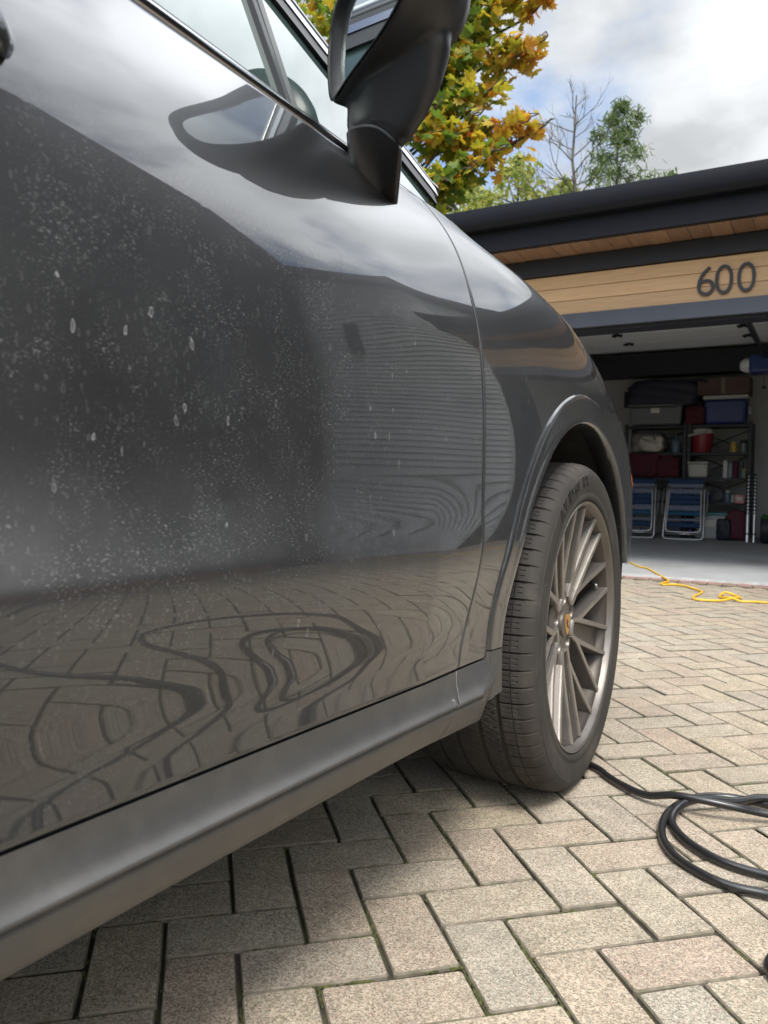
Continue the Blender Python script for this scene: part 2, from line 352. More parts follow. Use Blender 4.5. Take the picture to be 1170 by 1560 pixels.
for k in range(-140, 141):
    for m in range(-75, 76):
        for (a0, b0, hor) in ((k-2*m, k+2*m, False), (k-2*m, k+2*m-1, True)):
            c = lat(a0+1, b0+.5) if hor else lat(a0+.5, b0+1)
            if -5.9 < c[0] < 3.2 and -6.9 < c[1] < 6.02: cells.append((c, hor))
F_PX = 1190.0
def project(p):
    d = np.array([p[0], p[1], p[2]-.683]); z = d@cf
    if z < .1: return None
    return 585+F_PX*(d@cr)/z, 780-F_PX*(d@cu)/z, z
def hidden_by_car(p): # the flank and sill hide what lies left of this line of sight
    t = (-.50)/p[0] if p[0] < -.5 else None
    if t is None: return False
    z = .683+(0-.683)*t; y = p[1]*t
    return z > .33 and y < 1.2
scored = []
for c, hor in cells:
    q = project((c[0], c[1], 0)); s = 0
    if q and -60 < q[0] < 1230 and 0 < q[1] < 1640 and not hidden_by_car(c): s = 1/q[2]**2 + 10
    scored.append((s, c, hor))
scored.sort(key=lambda v: -v[0])
rest = Acc()
jr = random.Random(3)
for i, (s, c, hor) in enumerate(scored):
    ang = GA if hor else GA-PI/2
    me, V, F = pav_meshes[jr.randrange(26)]
    tx, ty, dz = jr.gauss(0, .006), jr.gauss(0, .006), jr.gauss(0, .0011)
    jit = jr.gauss(0, .006)+ (PI if jr.random() < .5 else 0)
    loc = (c[0]+jr.gauss(0, .0008), c[1]+jr.gauss(0, .0008), dz)
    R = Matrix.Rotation(ang+jit, 3, 'Z') @ Matrix.Rotation(tx, 3, 'X') @ Matrix.Rotation(ty, 3, 'Y')
    if i < 300:
        po = bpy.data.objects.new('paver', me); po.location = loc; po.rotation_euler = R.to_euler(); link(po, drive)
    else:
        n = 10; Vt = [R @ Vector(v)+Vector(loc) for v in V[n:]]
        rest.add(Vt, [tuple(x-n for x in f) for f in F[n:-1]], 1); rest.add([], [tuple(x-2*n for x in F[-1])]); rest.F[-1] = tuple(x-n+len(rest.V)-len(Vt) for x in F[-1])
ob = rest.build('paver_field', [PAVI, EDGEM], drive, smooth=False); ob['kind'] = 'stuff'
# soldier course of red pavers along the garage threshold
REDP = mat('red_edge_paver', (.27, .15, .125), .92, var=.25, vscale=9, bump=.6, bscale=260, dirt=(.2, .16, .13), dscale=4, damt=.6)
sm_ = [paver_mesh(90+i, 1.45, .97, REDP)[0] for i in range(6)]
x = -3.3
while x < 2.4:
    po = bpy.data.objects.new('edge_paver', sm_[jr.randrange(6)]); po.location = (x, 6.105, jr.gauss(.002, .001)); po.rotation_euler = (0, 0, PI/2+jr.gauss(0, .01)); link(po, drive); x += .1005
# moss cushions along the joints
MOSS = mat('bright_moss', (.060, .066, .018), 1.0, var=.45, vscale=90, bump=.8, bscale=700)
acc = Acc(); bm = bmesh.new(); bmesh.ops.create_icosphere(bm, subdivisions=1, radius=1); IV = [v.co.copy() for v in bm.verts]; IF = [tuple(v.index for v in f.verts) for f in bm.faces]; bm.free()
mr = random.Random(11)
def clump(x, y): return math.sin(x*21+3*math.sin(y*13))*math.sin(y*19+2*math.sin(x*17)) + .55*math.sin(x*67+y*41)
for s, c, hor in scored[:430]:
    ang = GA if hor else GA-PI/2; ux, uy = math.cos(ang), math.sin(ang)
    dist = math.hypot(c[0], c[1]); nstep = 34 if dist < 2.2 else 18
    for side in range(4):
        for q in range(nstep if side < 2 else nstep//2):
            t_ = (q+mr.random())/(nstep if side < 2 else nstep//2)*2-1
            if side < 2: l, wv = t_*U, (U/2 if side else -U/2)
            else: l, wv = (U if side == 2 else -U), t_*U/2
            xx, yy = c[0]+l*ux-wv*uy, c[1]+l*uy+wv*ux
            if clump(xx, yy)+mr.gauss(0, .42) < .60: continue
            r = mr.uniform(.0016, .0042); h = mr.uniform(.5, .95); xx += mr.gauss(0, .0012); yy += mr.gauss(0, .0012)
            a = ang if side < 2 else ang+PI/2; ca_, sa_ = math.cos(a), math.sin(a); el = mr.uniform(1.0, 2.1)
            acc.add([(xx+r*(v.x*el*ca_-v.y*sa_*.8)*mr.uniform(.8, 1.2), yy+r*(v.x*el*sa_+v.y*ca_*.8)*mr.uniform(.8, 1.2), -.0045+r*v.z*h) for v in IV], IF)
ob = acc.build('moss', MOSS, drive); ob['kind'] = 'stuff'
# garage slab (falls towards the drive) with a pale worn nosing
GZ = lambda y: .012+(y-6.2)*.0185
gf = mesh('garage_floor', [(-3.5, 6.20, GZ(6.2)-.1), (2.2, 6.20, GZ(6.2)-.1), (-3.5, 6.20, GZ(6.2)), (2.2, 6.20, GZ(6.2)), (-3.5, 10.95, GZ(10.95)), (2.2, 10.95, GZ(10.95))], [(0, 1, 3, 2), (2, 3, 5, 4)], CONC, smooth=False)
tag(gf, 'worn grey concrete garage floor', kind='structure')
SILLW = mat('pale_chipped_nosing', (.40, .40, .39), .85, var=.2, vscale=12, dirt=(.3, .27, .25), dscale=9, damt=.8)
nz = Acc(); nz.add(*box((-.95, 6.196, -.018), (5.1, .05, .068), .006)); o = nz.build('slab_edge', SILLW, gf)

# ================================================================== GARAGE BUILDING
BLK = mat('black_painted_metal', (.008, .009, .0145), .48, .0, spec=.2, var=.1, vscale=6)
BLKM = mat('black_beam', (.012, .0135, .022), .55, var=.1, vscale=6)
HEADM = mat('grey_header_trim', (.062, .066, .08), .30, .35, var=.06, vscale=4)
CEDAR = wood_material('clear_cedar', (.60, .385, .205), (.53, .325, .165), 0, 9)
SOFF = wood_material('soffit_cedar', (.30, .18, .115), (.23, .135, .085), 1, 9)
WHITE = mat('white_garage_paint', (.62, .63, .62), .75, var=.05, vscale=2, dirt=(.4, .39, .37), dscale=2, damt=.3)
WALLW = mat('grey_garage_wall', (.42, .42, .41), .85, var=.06, vscale=2, dirt=(.28, .27, .26), dscale=1.5, damt=.4)
ROOFM = mat('mossy_roof_edge', (.10, .12, .11), .85, var=.3, vscale=15, dirt=(.10, .12, .05), dscale=8, damt=.6)
gar = empty('garage', (-.6, 6.2, 0))
tag(gar, 'low flat roofed garage with cedar band, black fascia and open door', 'garage')
def gpart(name, items, m, bev=.0, sm=False, **k):
    a = Acc()
    for c, d in items: a.add(*box((c[0]+.6, c[1]-6.2, c[2]), d, bev))
    return a.build(name, m, gar, smooth=sm, **k)
def gbox(name, x0, x1, y0, y1, z0, z1, m, bev=0.0): return gpart(name, [(((x0+x1)/2, (y0+y1)/2, (z0+z1)/2), (x1-x0, y1-y0, z1-z0))], m, bev)
GL, GR = -3.75, 1.45                                       # garage side walls
gbox('roof', GL-.45, GR+.10, 5.845, 11.3, 2.815, 2.862, ROOFM, .01)
gbox('fascia', GL-.42, GR+.10, 5.835, 5.885, 2.53, 2.80, BLK, .004)
# gutter with a rolled lower lip, profile swept along x
prof = [(5.83, 2.83), (5.722, 2.845), (5.712, 2.842), (5.708, 2.80), (5.716, 2.735), (5.735, 2.700), (5.742, 2.694), (5.748, 2.697), (5.755, 2.690), (5.83, 2.690)]
L0 = [(GL-.45+.6, y-6.2, z) for y, z in prof]; L1 = [(GR+.10+.6, y-6.2, z) for y, z in prof]
Vg, Fg = loft([L0, L1]); mesh('gutter', Vg, Fg, BLK, gar, True, 35)
# cedar soffit, plank by plank
x = GL-.40; k = 0
while x < GR:
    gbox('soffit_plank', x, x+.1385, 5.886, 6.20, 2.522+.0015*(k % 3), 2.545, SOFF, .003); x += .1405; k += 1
gbox('soffit_backing', GL-.40, GR+.1, 5.89, 6.3, 2.55, 2.58, BLKM)
gbox('upper_beam', GL, GR, 6.17, 6.30, 2.385, 2.518, BLKM, .004)
zz = 2.068
for k, h in enumerate((.107, .103, .105)):
    gbox('cedar_board', GL, GR, 6.205, 6.235, zz, zz+h-.0035, CEDAR, .0025); zz += h
gbox('board_backing', GL, GR, 6.236, 6.30, 2.07, 2.385, BLKM)
gbox('header_trim', GL, GR, 6.178, 6.235, 1.945, 2.064, HEADM, .004)
gbox('header_underside', GL, GR, 6.236, 6.44, 1.925, 2.063, BLKM, .002)
# front walls either side of the opening, side and back walls, ceiling
gbox('front_wall', GL, -3.15, 6.20, 6.40, -.05, 1.943, BLK); gbox('front_wall', 1.25, GR, 6.20, 6.40, -.05, 1.943, BLK)
gbox('side_wall', GL, GL+.15, 6.41, 10.8, -.05, 2.7, WALLW); gbox('side_wall', GR-.15, GR, 6.41, 10.8, -.05, 2.7, WALLW)
gbox('back_wall', GL, GR, 10.80, 11.0, -.05, 2.7, WALLW)
gbox('ceiling', GL+.15, GR-.15, 6.45, 10.8, 2.45, 2.50, WHITE)
gbox('ceiling_beam', GL+.15, GR-.15, 10.36, 10.60, 2.115, 2.40, BLKM, .004)
# overhead sectional door, opened flat under the ceiling
for k in range(5):
    y0 = 6.68+k*.545
    p = gpart('door_section', [((-.92, y0+.2715, 2.30), (4.3, .537, .045))], WHITE, .004)
for xi in (-2.95, -1.955, -.757, .20, 1.1):
    for k in range(1, 5):
        y0 = 6.68+k*.545
        a = Acc(); a.add(*box((xi+.6, y0-6.2, 2.273), (.055, .09, .008), .001)); a.add(*box((xi+.6, y0-6.2, 2.264), (.11, .03, .016), .004)); a.add(*box((xi+.6-.03, y0-6.2+.03, 2.262), (.02, .05, .018), .003)); a.add(*box((xi+.6+.03, y0-6.2+.03, 2.262), (.02, .05, .018), .003))
        a.build('door_hinge', BLK, gar, False)
# door tracks
for xs in (-3.12, 1.28):
    a = Acc(); a.add(*box((xs+.6, 1.85, 2.30), (.05, 3.3, .06), .004)); a.build('door_track', HEADM, gar, False)
# house number
NUM = mat('dark_bronze_numeral', (.022, .020, .022), .45)
for ch, x, in (('6', -.822), ('0', -.699), ('0', -.551)):
    V, F = text_piece(ch, .302, .006, -.0026)
    xs = [v.x for v in V]; cx = (min(xs)+max(xs))/2; sx = .122/(max(xs)-min(xs)); ys = [v.y for v in V]; sy = .212/(max(ys)-min(ys)); y0 = min(ys)
    mesh('numeral', [((v.x-cx)*sx+x+.6, -v.z+6.193-6.2, (v.y-y0)*sy+2.103) for v in V], F, NUM, gar, False)
sg = gbox('switch_plate', -2.42, -2.31, 10.785, 10.799, 1.76, 1.98, BLKM, .004)

# ---- house wing beside the drive, seen in the paint of the car
SIDING = mat('pale_lap_siding', (.72, .72, .71), .75, var=.08, vscale=2, dirt=(.3, .29, .27), dscale=1.5, damt=.4)
DARKCLAD = mat('charcoal_cladding', (.028, .027, .027), .75, var=.2, vscale=5)
WINM = glass_material('house_window_glass', (.10, .12, .13), .5)
hs = empty('house', (3.4, 6.3, 0)); tag(hs, 'two storey house with pale lap siding and charcoal clad wing beside the drive', 'house')
def hbox(name, x0, x1, y0, y1, z0, z1, m, bev=0.0, parent=None):
    a = Acc(); a.add(*box(((x0+x1)/2-3.4, (y0+y1)/2-6.3, (z0+z1)/2), (x1-x0, y1-y0, z1-z0), bev)); return a.build(name, m, parent or hs, False)
hbox('wall', 1.47, 6.5, 6.29, 12.0, -.05, 3.62, SIDING)
a = Acc(); z = .05
while z < 3.5:                                              # lapped boards
    h = .064
    a.add([(1.47-3.4, -.035, z), (3.14-3.4, -.035, z), (3.14-3.4, -.018, z+h), (1.47-3.4, -.018, z+h), (1.47-3.4, -.017, z), (3.14-3.4, -.017, z)], [(0, 1, 2, 3), (0, 4, 5, 1)]); z += h
ob = a.build('siding_board', SIDING, hs, False); ob['kind'] = 'stuff'
hbox('corner_trim', 1.455, 1.50, 6.235, 6.262, 0, 3.6, WHITE)
hbox('eave', 1.3, 6.6, 6.05, 12.2, 3.63, 3.80, BLK, .01)
prof = [(1.0, -.05), (6.02, -.05), (6.02, 3.61), (5.86, 5.2), (4.6, 6.5), (1.0, 6.5)]
V, F = loft([[(3.16-3.4, y-6.3, z) for y, z in prof], [(6.5-3.4, y-6.3, z) for y, z in prof]]); mesh('wing_wall', V, F, DARKCLAD, hs, False)
a = Acc(); y = 1.0
while y < 5.98:
    top = float(np.interp(y+.07, [4.6, 5.86, 6.02], [6.5, 5.2, 3.61])); a.add(*box((3.148-3.4, y+.07-6.3, top/2), (.022, .128, top), .003)); y += .14
ob = a.build('cladding_board', DARKCLAD, hs, False); ob['kind'] = 'stuff'
A_ = [(6.04, 3.62), (5.88, 5.22), (4.61, 6.53), (.9, 6.53)]
for (y0, z0), (y1, z1) in zip(A_[:-1], A_[1:]):
    d = Vector((0, y1-y0, z1-z0)); L_ = d.length; d.normalize(); n = Vector((0, -d.z, d.y)); n = n if n.z > 0 else -n
    q = [Vector((0, y0-6.3, z0)), Vector((0, y1-6.3, z1)), Vector((0, y1-6.3, z1))+n*.14, Vector((0, y0-6.3, z0))+n*.14]
    V, F = loft([[v+Vector((3.02-3.4, 0, 0)) for v in q], [v+Vector((6.6-3.4, 0, 0)) for v in q]]); mesh('roof_edge', V, F, BLK, hs, False)
for y0 in (1.6, 3.9):
    fr = hbox('window', 3.105, 3.135, y0, y0+1.0, 1.0, 2.3, BLK); hbox('pane', 3.098, 3.104, y0+.06, y0+.94, 1.06, 2.24, WINM, 0, fr)
# coach lamp on the siding
lm = empty('wall_lamp', (2.72, 6.22, 2.5)); tag(lm, 'slim black wall lamp on the pale lap siding', 'lamp')
for nm, c, d, m in (('backplate', (0, .03, 0), (.11, .02, .42), BLK), ('lamp_body', (0, -.03, .0), (.09, .09, .36), BLK), ('lamp_glass', (0, -.03, -.21), (.07, .07, .05), WINM)):
    a = Acc(); a.add(*box(c, d, .006)); a.build(nm, m, lm, False)
# long timber planter beside the drive
TIMB = wood_material('rusty_timber', (.30, .13, .06), (.20, .085, .04), 1, 6)
SOIL = mat('dark_soil', (.03, .022, .016), 1, var=.4, vscale=20, bump=.8, bscale=60)
pl = empty('planter_box', (2.85, 2.9, 0)); tag(pl, 'long low timber planter box along the charcoal house wing', 'planter')
for sx in (-.17, .17):
    a = Acc(); a.add(*box((sx, 0, .17), (.04, 3.4, .34), .006)); a.build('side_board', TIMB, pl, False)
for sy in (-1.72, 1.72):
    a = Acc(); a.add(*box((0, sy, .17), (.38, .04, .34), .006)); a.build('end_board', TIMB, pl, False)
a = Acc(); a.add(*box((0, 0, .14), (.30, 3.38, .26), .01)); a.build('soil', SOIL, pl, False)
# ================================================================== CAR
CX = -1.45; CO = np.array([CX, .32, 0.]); XS = -.475      # centre line; flank datum
car = empty('parked_car', CO)
tag(car, 'dusty dark grey metallic sport utility car parked close on the left', 'car')
WY, WZ, WR = 1.768, .368, .373                            # front wheel
# flank sections: at each station y, (inset from the datum, height) from door bottom to belt / bonnet edge
def rk(y): return -.034*(y-.7)
ZD = [.409, .468, .530, .592, .70, .80, .875, .94, 1.02, 1.085, 1.13]
SECT = {
 -2.75: ([.42, .41, .40, .39, .385, .385, .39, .40, .42, .45, .48], ZD),
 -2.55: ([.17, .15, .14, .13, .125, .125, .13, .14, .16, .19, .22], ZD),
 -2.2: ([.06, .045, .035, .03, .025, .026, .032, .045, .07, .10, .13], ZD),
 -1.7: ([.02, .01, .005, .002, .002, .006, .014, .028, .055, .085, .11], ZD),
 -1.127: ([.0, .0, .0, .0, .0, .004, .012, .026, .054, .084, .108], ZD),
 -.6: ([.030, .025, .0175, .0105, .0085, .0075, .012, .0225, .050, .080, .105], ZD),
 -.1: ([.0335, .0305, .0215, .0125, .0100, .0098, .0135, .0220, .0490, .080, .104], ZD),
 .6: ([.0335, .0305, .0215, .0125, .0100, .0100, .0143, .0240, .0500, .0800, .103], ZD),
 .95: ([.0335, .0305, .0215, .0120, .0095, .0097, .0138, .0230, .0490, .0785, .102], [.409, .468, .530, .592, .70, .80, .875, .94, 1.02, 1.085, 1.130]),
 1.2: ([.031, .028, .020, .010, .006, .007, .012, .0235, .048, .077, .108], [.409, .468, .530, .592, .70, .80, .88, .952, 1.035, 1.100, 1.145]),
 1.45: ([.014, .013, .010, .006, .003, .004, .010, .022, .046, .078, .128], [.41, .470, .535, .60, .70, .80, .885, .965, 1.048, 1.107, 1.147]),
 1.768: ([.004, .004, .003, .002, .001, .001, .006, .019, .044, .080, .138], [.41, .475, .545, .61, .70, .80, .885, .96, 1.035, 1.088, 1.122]),
 2.0: ([.004, .004, .004, .003, .002, .003, .010, .024, .050, .088, .148], [.41, .475, .545, .61, .69, .78, .862, .93, .998, 1.046, 1.078]),
 2.2: ([.010, .009, .008, .007, .007, .010, .018, .034, .062, .102, .162], [.41, .475, .54, .60, .67, .75, .825, .888, .950, .995, 1.024]),
 2.36: ([.026, .024, .022, .020, .021, .026, .036, .053, .082, .125, .19], [.41, .47, .53, .585, .65, .72, .785, .842, .895, .935, .960]),
 2.5: ([.075, .07, .066, .064, .066, .074, .088, .11, .145, .195, .27], [.41, .465, .52, .575, .63, .69, .745, .793, .838, .872, .895]),
 2.62: ([.20, .19, .183, .18, .183, .193, .21, .24, .285, .345, .43], [.41, .46, .51, .555, .60, .645, .69, .73, .766, .795, .812]),
 2.69: ([.46, .445, .435, .43, .433, .445, .47, .505, .555, .62, .70], [.41, .455, .50, .54, .58, .62, .66, .695, .726, .75, .765]),
}
def pchip(x, y, xi):
    x = np.asarray(x, float); y = np.asarray(y, float); h = np.diff(x); d = np.diff(y)/h; n = len(x); m = np.zeros(n)
    m[0], m[-1] = d[0], d[-1]
    for i in range(1, n-1):
        if d[i-1]*d[i] > 0: w1, w2 = 2*h[i]+h[i-1], h[i]+2*h[i-1]; m[i] = (w1+w2)/(w1/d[i-1]+w2/d[i])
    k = np.clip(np.searchsorted(x, xi)-1, 0, n-2); t = (xi-x[k])/h[k]
    return (1+2*t)*(1-t)**2*y[k]+t*(1-t)**2*h[k]*m[k]+t*t*(3-2*t)*y[k+1]+t*t*(t-1)*h[k]*m[k+1]
def nspline(y, ti):
    n = len(y); A = np.zeros((n, n)); r = np.zeros(n); A[0, 0] = A[-1, -1] = 1
    for i in range(1, n-1): A[i, i-1:i+2] = [1, 4, 1]; r[i] = 6*(y[i-1]-2*y[i]+y[i+1])
    M_ = np.linalg.solve(A, r); k = np.clip(ti.astype(int), 0, n-2); a = ti-k; b = 1-a
    return b*y[k]+a*y[k+1]+((b**3-b)*M_[k]+(a**3-a)*M_[k+1])/6
TY = np.linspace(-2.75, 2.69, 1361); TT = np.linspace(0, 10, 241)
ys = sorted(SECT); Dc = np.array([SECT[y][0] for y in ys]); Zc = np.array([SECT[y][1] for y in ys])
Dy = np.array([pchip(ys, Dc[:, i], TY) for i in range(11)]).T; Zy = np.array([pchip(ys, Zc[:, i], TY) for i in range(11)]).T
kern = np.exp(-np.linspace(-2.5, 2.5, 61)**2/2); kern /= kern.sum()
for A_ in (Dy, Zy):
    for i in range(11): A_[:, i] = np.convolve(np.pad(A_[:, i], 30, mode='reflect', reflect_type='odd'), kern, 'valid')
fade = np.clip(1-(np.arange(11))/4.0, 0, 1)
rkv = np.where(np.abs(TY) < 1.5, rk(TY), rk(1.5)*np.sign(TY)+0)
Zy = Zy + rkv[:, None]*fade[None, :]
TD = np.array([nspline(Dy[i], TT) for i in range(len(TY))]); TZ = np.array([nspline(Zy[i], TT) for i in range(len(TY))])
# pressed ledge along the doors: a crisp crease with a soft shelf above it, running out at the front wing
wl = np.interp(TY, [-1.0, -.7, 1.0, 1.17, 1.45], [0, 1, 1, .40, 0])
tz_ = np.array([.40, .435, .45, .47, .495, .52, .545, .57, .588, .599, .603, .607, .616, .638, .66, .68, .70, .72]); td_ = np.radians([3, 0, -5, -11, -13, -12, -9, -5, -1.5, 0, 2, 8.5, 9.5, 8.5, 5, 1.5, -1.0, -1.0])
zf_ = np.linspace(.36, .72, 721); sl_ = np.tan(np.interp(zf_, tz_, td_)); If_ = np.concatenate([[0], np.cumsum((sl_[1:]+sl_[:-1])/2*(zf_[1]-zf_[0]))]); If_ -= If_[np.argmin(abs(zf_-.70))]
for i in range(len(TY)):
    if wl[i] <= 0: continue
    zq = TZ[i]-rkv[i]*np.clip((.72-TZ[i])/.30, 0, 1)*.6; m_ = zq < .70
    d70 = float(np.interp(.70, TZ[i], TD[i])); TD[i] = np.where(m_, TD[i]*(1-wl[i])+(d70+np.interp(zq, zf_, If_))*wl[i], TD[i])
k3 = np.exp(-np.linspace(-2.2, 2.2, 13)**2/2); k3 /= k3.sum()
def bil(T, y, t):
    u = np.clip((np.asarray(y)-TY[0])/(TY[1]-TY[0]), 0, len(TY)-1.001); v = np.clip(np.asarray(t)/(TT[1]-TT[0]), 0, len(TT)-1.001)
    i = u.astype(int); j = v.astype(int); a = u-i; b = v-j
    return (1-a)*(1-b)*T[i, j]+a*(1-b)*T[i+1, j]+(1-a)*b*T[i, j+1]+a*b*T[i+1, j+1]
def S(y, t):
    y = np.asarray(y, float); t = np.asarray(t, float)
    return np.stack([XS-bil(TD, y, t), y, bil(TZ, y, t)], -1)
def t_of_z(y, z):
    """parameter at a height, on the flank at station y"""
    i = int(np.clip((y-TY[0])/(TY[1]-TY[0]), 0, len(TY)-1)); return float(np.interp(z, TZ[i], TT))
def x_at(y, z):
    i = int(np.clip((y-TY[0])/(TY[1]-TY[0]), 0, len(TY)-1)); return float(XS-np.interp(z, TZ[i], TD[i]))
def normals(P):
    du = np.gradient(P, axis=0); dv = np.gradient(P, axis=1); n = np.cross(du, dv); n /= np.linalg.norm(n, axis=2)[..., None]+1e-12; return n
def lip_grid(P, edges='lrbt', depth=.016, rad=.0022):
    """rounds the rim of a panel and turns it inwards, so that seams read as real gaps"""
    n = normals(P); n = np.where((n[..., :1] < 0) & (np.abs(n[..., :1]) > .05), -n, n) if n[P.shape[0]//2, P.shape[1]//2, 0] < 0 else n
    def ext(P, n, axis, first):
        sl0 = 0 if first else -1; sl1 = 1 if first else -2
        e = np.take(P, sl0, axis); i = np.take(P, sl1, axis); nn = np.take(n, sl0, axis)
        d = e-i; d /= np.linalg.norm(d, axis=1)[:, None]+1e-12
        r1 = e+d*rad*.7-nn*rad*.3; r2 = e+d*rad-nn*rad; r3 = e+d*rad-nn*depth
        rows = [r3, r2, r1] if first else [r1, r2, r3]; nr = [nn]*3
        st = lambda L: np.stack(L, axis)
        if first: return np.concatenate([st(rows), P], axis), np.concatenate([st(nr), n], axis)
        return np.concatenate([P, st(rows)], axis), np.concatenate([n, st(nr)], axis)
    if 'l' in edges: P, n = ext(P, n, 0, True)
    if 'r' in edges: P, n = ext(P, n, 0, False)
    if 'b' in edges: P, n = ext(P, n, 1, True)
    if 't' in edges: P, n = ext(P, n, 1, False)
    return P
def put(name, V, F, m, parent=None, smooth=True, sharp=None):
    return mesh(name, np.asarray(V, float).reshape(-1, 3)-CO, F, m, parent or car, smooth, sharp)
def putg(name, P, m, parent=None, keep=None, flip=False, sharp=None):
    return put(name, P, grid_faces(P.shape[0], P.shape[1], keep, flip), m, parent, True, sharp)
def mirror_copy(o):
    """the same part on the other side of the car"""
    me = o.data.copy(); n = len(me.vertices); c = np.empty(n*3); me.vertices.foreach_get('co', c); c = c.reshape(-1, 3); c[:, 0] *= -1; me.vertices.foreach_set('co', c.ravel()); me.flip_normals()
    q = bpy.data.objects.new(o.name.split('.')[0], me); return link(q, o.parent)
def panel(name, ya, yb, t0, t1, nu, nv, m, edges='lrbt', tp=1.0, keepf=None, **k):
    tv = np.linspace(0, 1, nv)**tp; tt = t0+(t1-t0)*tv
    Y0 = np.array([ya(t) for t in tt]); Y1 = np.array([yb(t) for t in tt]); uu = np.linspace(0, 1, nu)
    Y = Y0[None]+(Y1-Y0)[None]*uu[:, None]; T = np.broadcast_to(tt[None], Y.shape)
    P = S(Y, T); P2 = lip_grid(P, edges)
    keep = None
    if keepf is not None:
        c = (P2[:-1, :-1]+P2[1:, 1:])/2; keep = keepf(c[..., 1], c[..., 2])
    return putg(name, P2, m, keep=keep, **k)
# seams as functions of the section parameter t
zs_ = np.array([.38, .42, .47, .53, .60, .70, .80, .90, .96, 1.02, 1.06, 1.09, 1.115, 1.14]); ysm = np.array([1.122, 1.132, 1.150, 1.162, 1.166, 1.168, 1.168, 1.167, 1.166, 1.166, 1.164, 1.158, 1.148, 1.130])+.005
def seam(t):
    z = float(bil(TZ, 1.165, t)); return float(pchip(zs_, ysm, np.array([z]))[0])
arch = lambda cy: (lambda y, z: (y-cy)**2+(z-WZ)**2 > .478**2)
archf = arch(WY); archr = arch(-1.127)
G_ = .0030
door_f = panel('front_door', lambda t: -.02+.02*t/10, lambda t: seam(t)-G_, 0, 10, 220, 120, PAINT); door_f['label'] = 'dust covered front door with dried water spots'
door_r = panel('rear_door', lambda t: -.93-.012*max(0, 4-t)+.03*max(0, t-6)*.2, lambda t: -.026+.02*t/10, 0, 10, 120, 80, PAINT, keepf=archr)
fender = panel('front_fender', lambda t: seam(t)+G_, lambda t: 2.30-.012*max(0, 8-t), 0, 10, 240, 120, PAINT, keepf=lambda y, z: archf(y, z) & ((y < 1.8) | (z > .47)))
quarter = panel('quarter_panel', lambda t: -2.3, lambda t: -.937-.012*max(0, 4-t)+.03*max(0, t-6)*.2, 0, 10, 160, 80, PAINT, keepf=archr)
bump_f = panel('front_bumper', lambda t: 2.306-.012*max(0, 8-t), lambda t: 2.69, 1.2, 10, 90, 80, PAINT, edges='l', keepf=archf)
bump_r = panel('rear_bumper', lambda t: -2.75, lambda t: -2.304, 0, 10, 60, 60, PAINT, edges='r', keepf=archr)
right_panels = [door_f, door_r, fender, quarter, bump_f, bump_r]
# dark inner shell behind the seams
Yg, Tg = np.meshgrid(np.linspace(-2.7, 2.66, 180), np.linspace(0.1, 9.85, 40), indexing='ij'); P = S(Yg, Tg); P[..., 0] -= .022
c = (P[:-1, :-1]+P[1:, 1:])/2; kp = archf(c[..., 1], c[..., 2]) & archr(c[..., 1], c[..., 2])
right_panels.append(putg('inner_shell', P, DARKBODY, keep=kp))
# door handle with its black grip cup, just inside the left edge of the view
hy, hz = .215, .985
hx = x_at(hy, hz)
Vh, Fh = loft([[(hx+d+.012*s*math.cos(a), y, hz+.017*s*math.sin(a)) for a in np.linspace(0, 2*PI, 14, endpoint=False)] for y, d, s in [(.112, .000, .15), (.115, .008, .6), (.132, .016, .9), (.177, .024, 1), (.242, .027, 1.0), (.292, .024, 1), (.335, .014, .9), (.351, .006, .6), (.355, -.002, .15)]])
dh = put('door_handle', Vh, Fh, PAINT, door_f); 
# satin cladding below the doors: lip, groove and underside
SP = [(.4045, .0245), (.402, .0240), (.396, .0235), (.389, .0226), (.382, .0210), (.375, .0184), (.3695, .0146), (.3660, .0106), (.3640, .0078), (.3628, .0062), (.3610, .0060), (.3592, .0080), (.3580, .0112), (.3560, .0118), (.3545, .0098), (.347, .0118), (.337, .0155), (.326, .0210), (.315, .0275), (.308, .034), (.302, .046), (.298, .07), (.294, .14)]
def sill(name, y0, y1, ny, endf=None):
    Y = np.linspace(y0, y1, ny); P = np.zeros((ny, len(SP), 3))
    fl = np.interp(Y, [-.6, .9, 1.1, 1.25, 1.4], [0, 0, -.002, -.010, -.020])
    for j, (z, d) in enumerate(SP):
        k_ = max(0.0, 1-j/7.0); dd = np.array([float(TD[int((y-TY[0])/(TY[1]-TY[0])), 0]) for y in Y])-.0240
        P[:, j, 0] = XS-d-fl*(1-k_)-dd*k_; P[:, j, 1] = Y; P[:, j, 2] = z+rk(Y)
    if endf is not None: P = endf(P)
    P = lip_grid(P, 'lr', .014, .0007)
    return putg(name, P, SATIN)
def sweep(P):   # the seam between sill and front piece leans forward towards the top
    z = P[..., 2]; P[..., 1] += np.interp(z, [.30, .345, .36, .40, .42], [-.055, -.040, -.012, .006, .010])[...]*(np.linspace(1, 0, P.shape[0])[:, None]); return P
def endp(P):
    P = sweep(P); z = P[..., 2]; y = P[..., 1]
    # the front end follows the wheel opening
    lim = WY-np.sqrt(np.maximum(.478**2-(z-WZ)**2, 0)) - .0; lim = lim-np.interp(z, [.27, .30, .33, .36], [.10, .075, .03, 0.0])
    f = np.linspace(0, 1, P.shape[0])[:, None]; y0 = y[:1]
    P[..., 1] = y0+(lim[-1:]-y0)*f
    P[..., 0] = np.minimum(P[..., 0], XS+.010-.030*f**1.5)
    return P
sf = sill('sill_end', 1.1225, 1.27, 30, endp); right_panels.append(sf)
def sweep2(P):
    z = P[..., 2]; f = np.linspace(0, 1, P.shape[0])[:, None]**12
    P[..., 1] += np.interp(z, [.30, .345, .36, .40, .42], [-.055, -.040, -.012, .006, .010])*f; return P
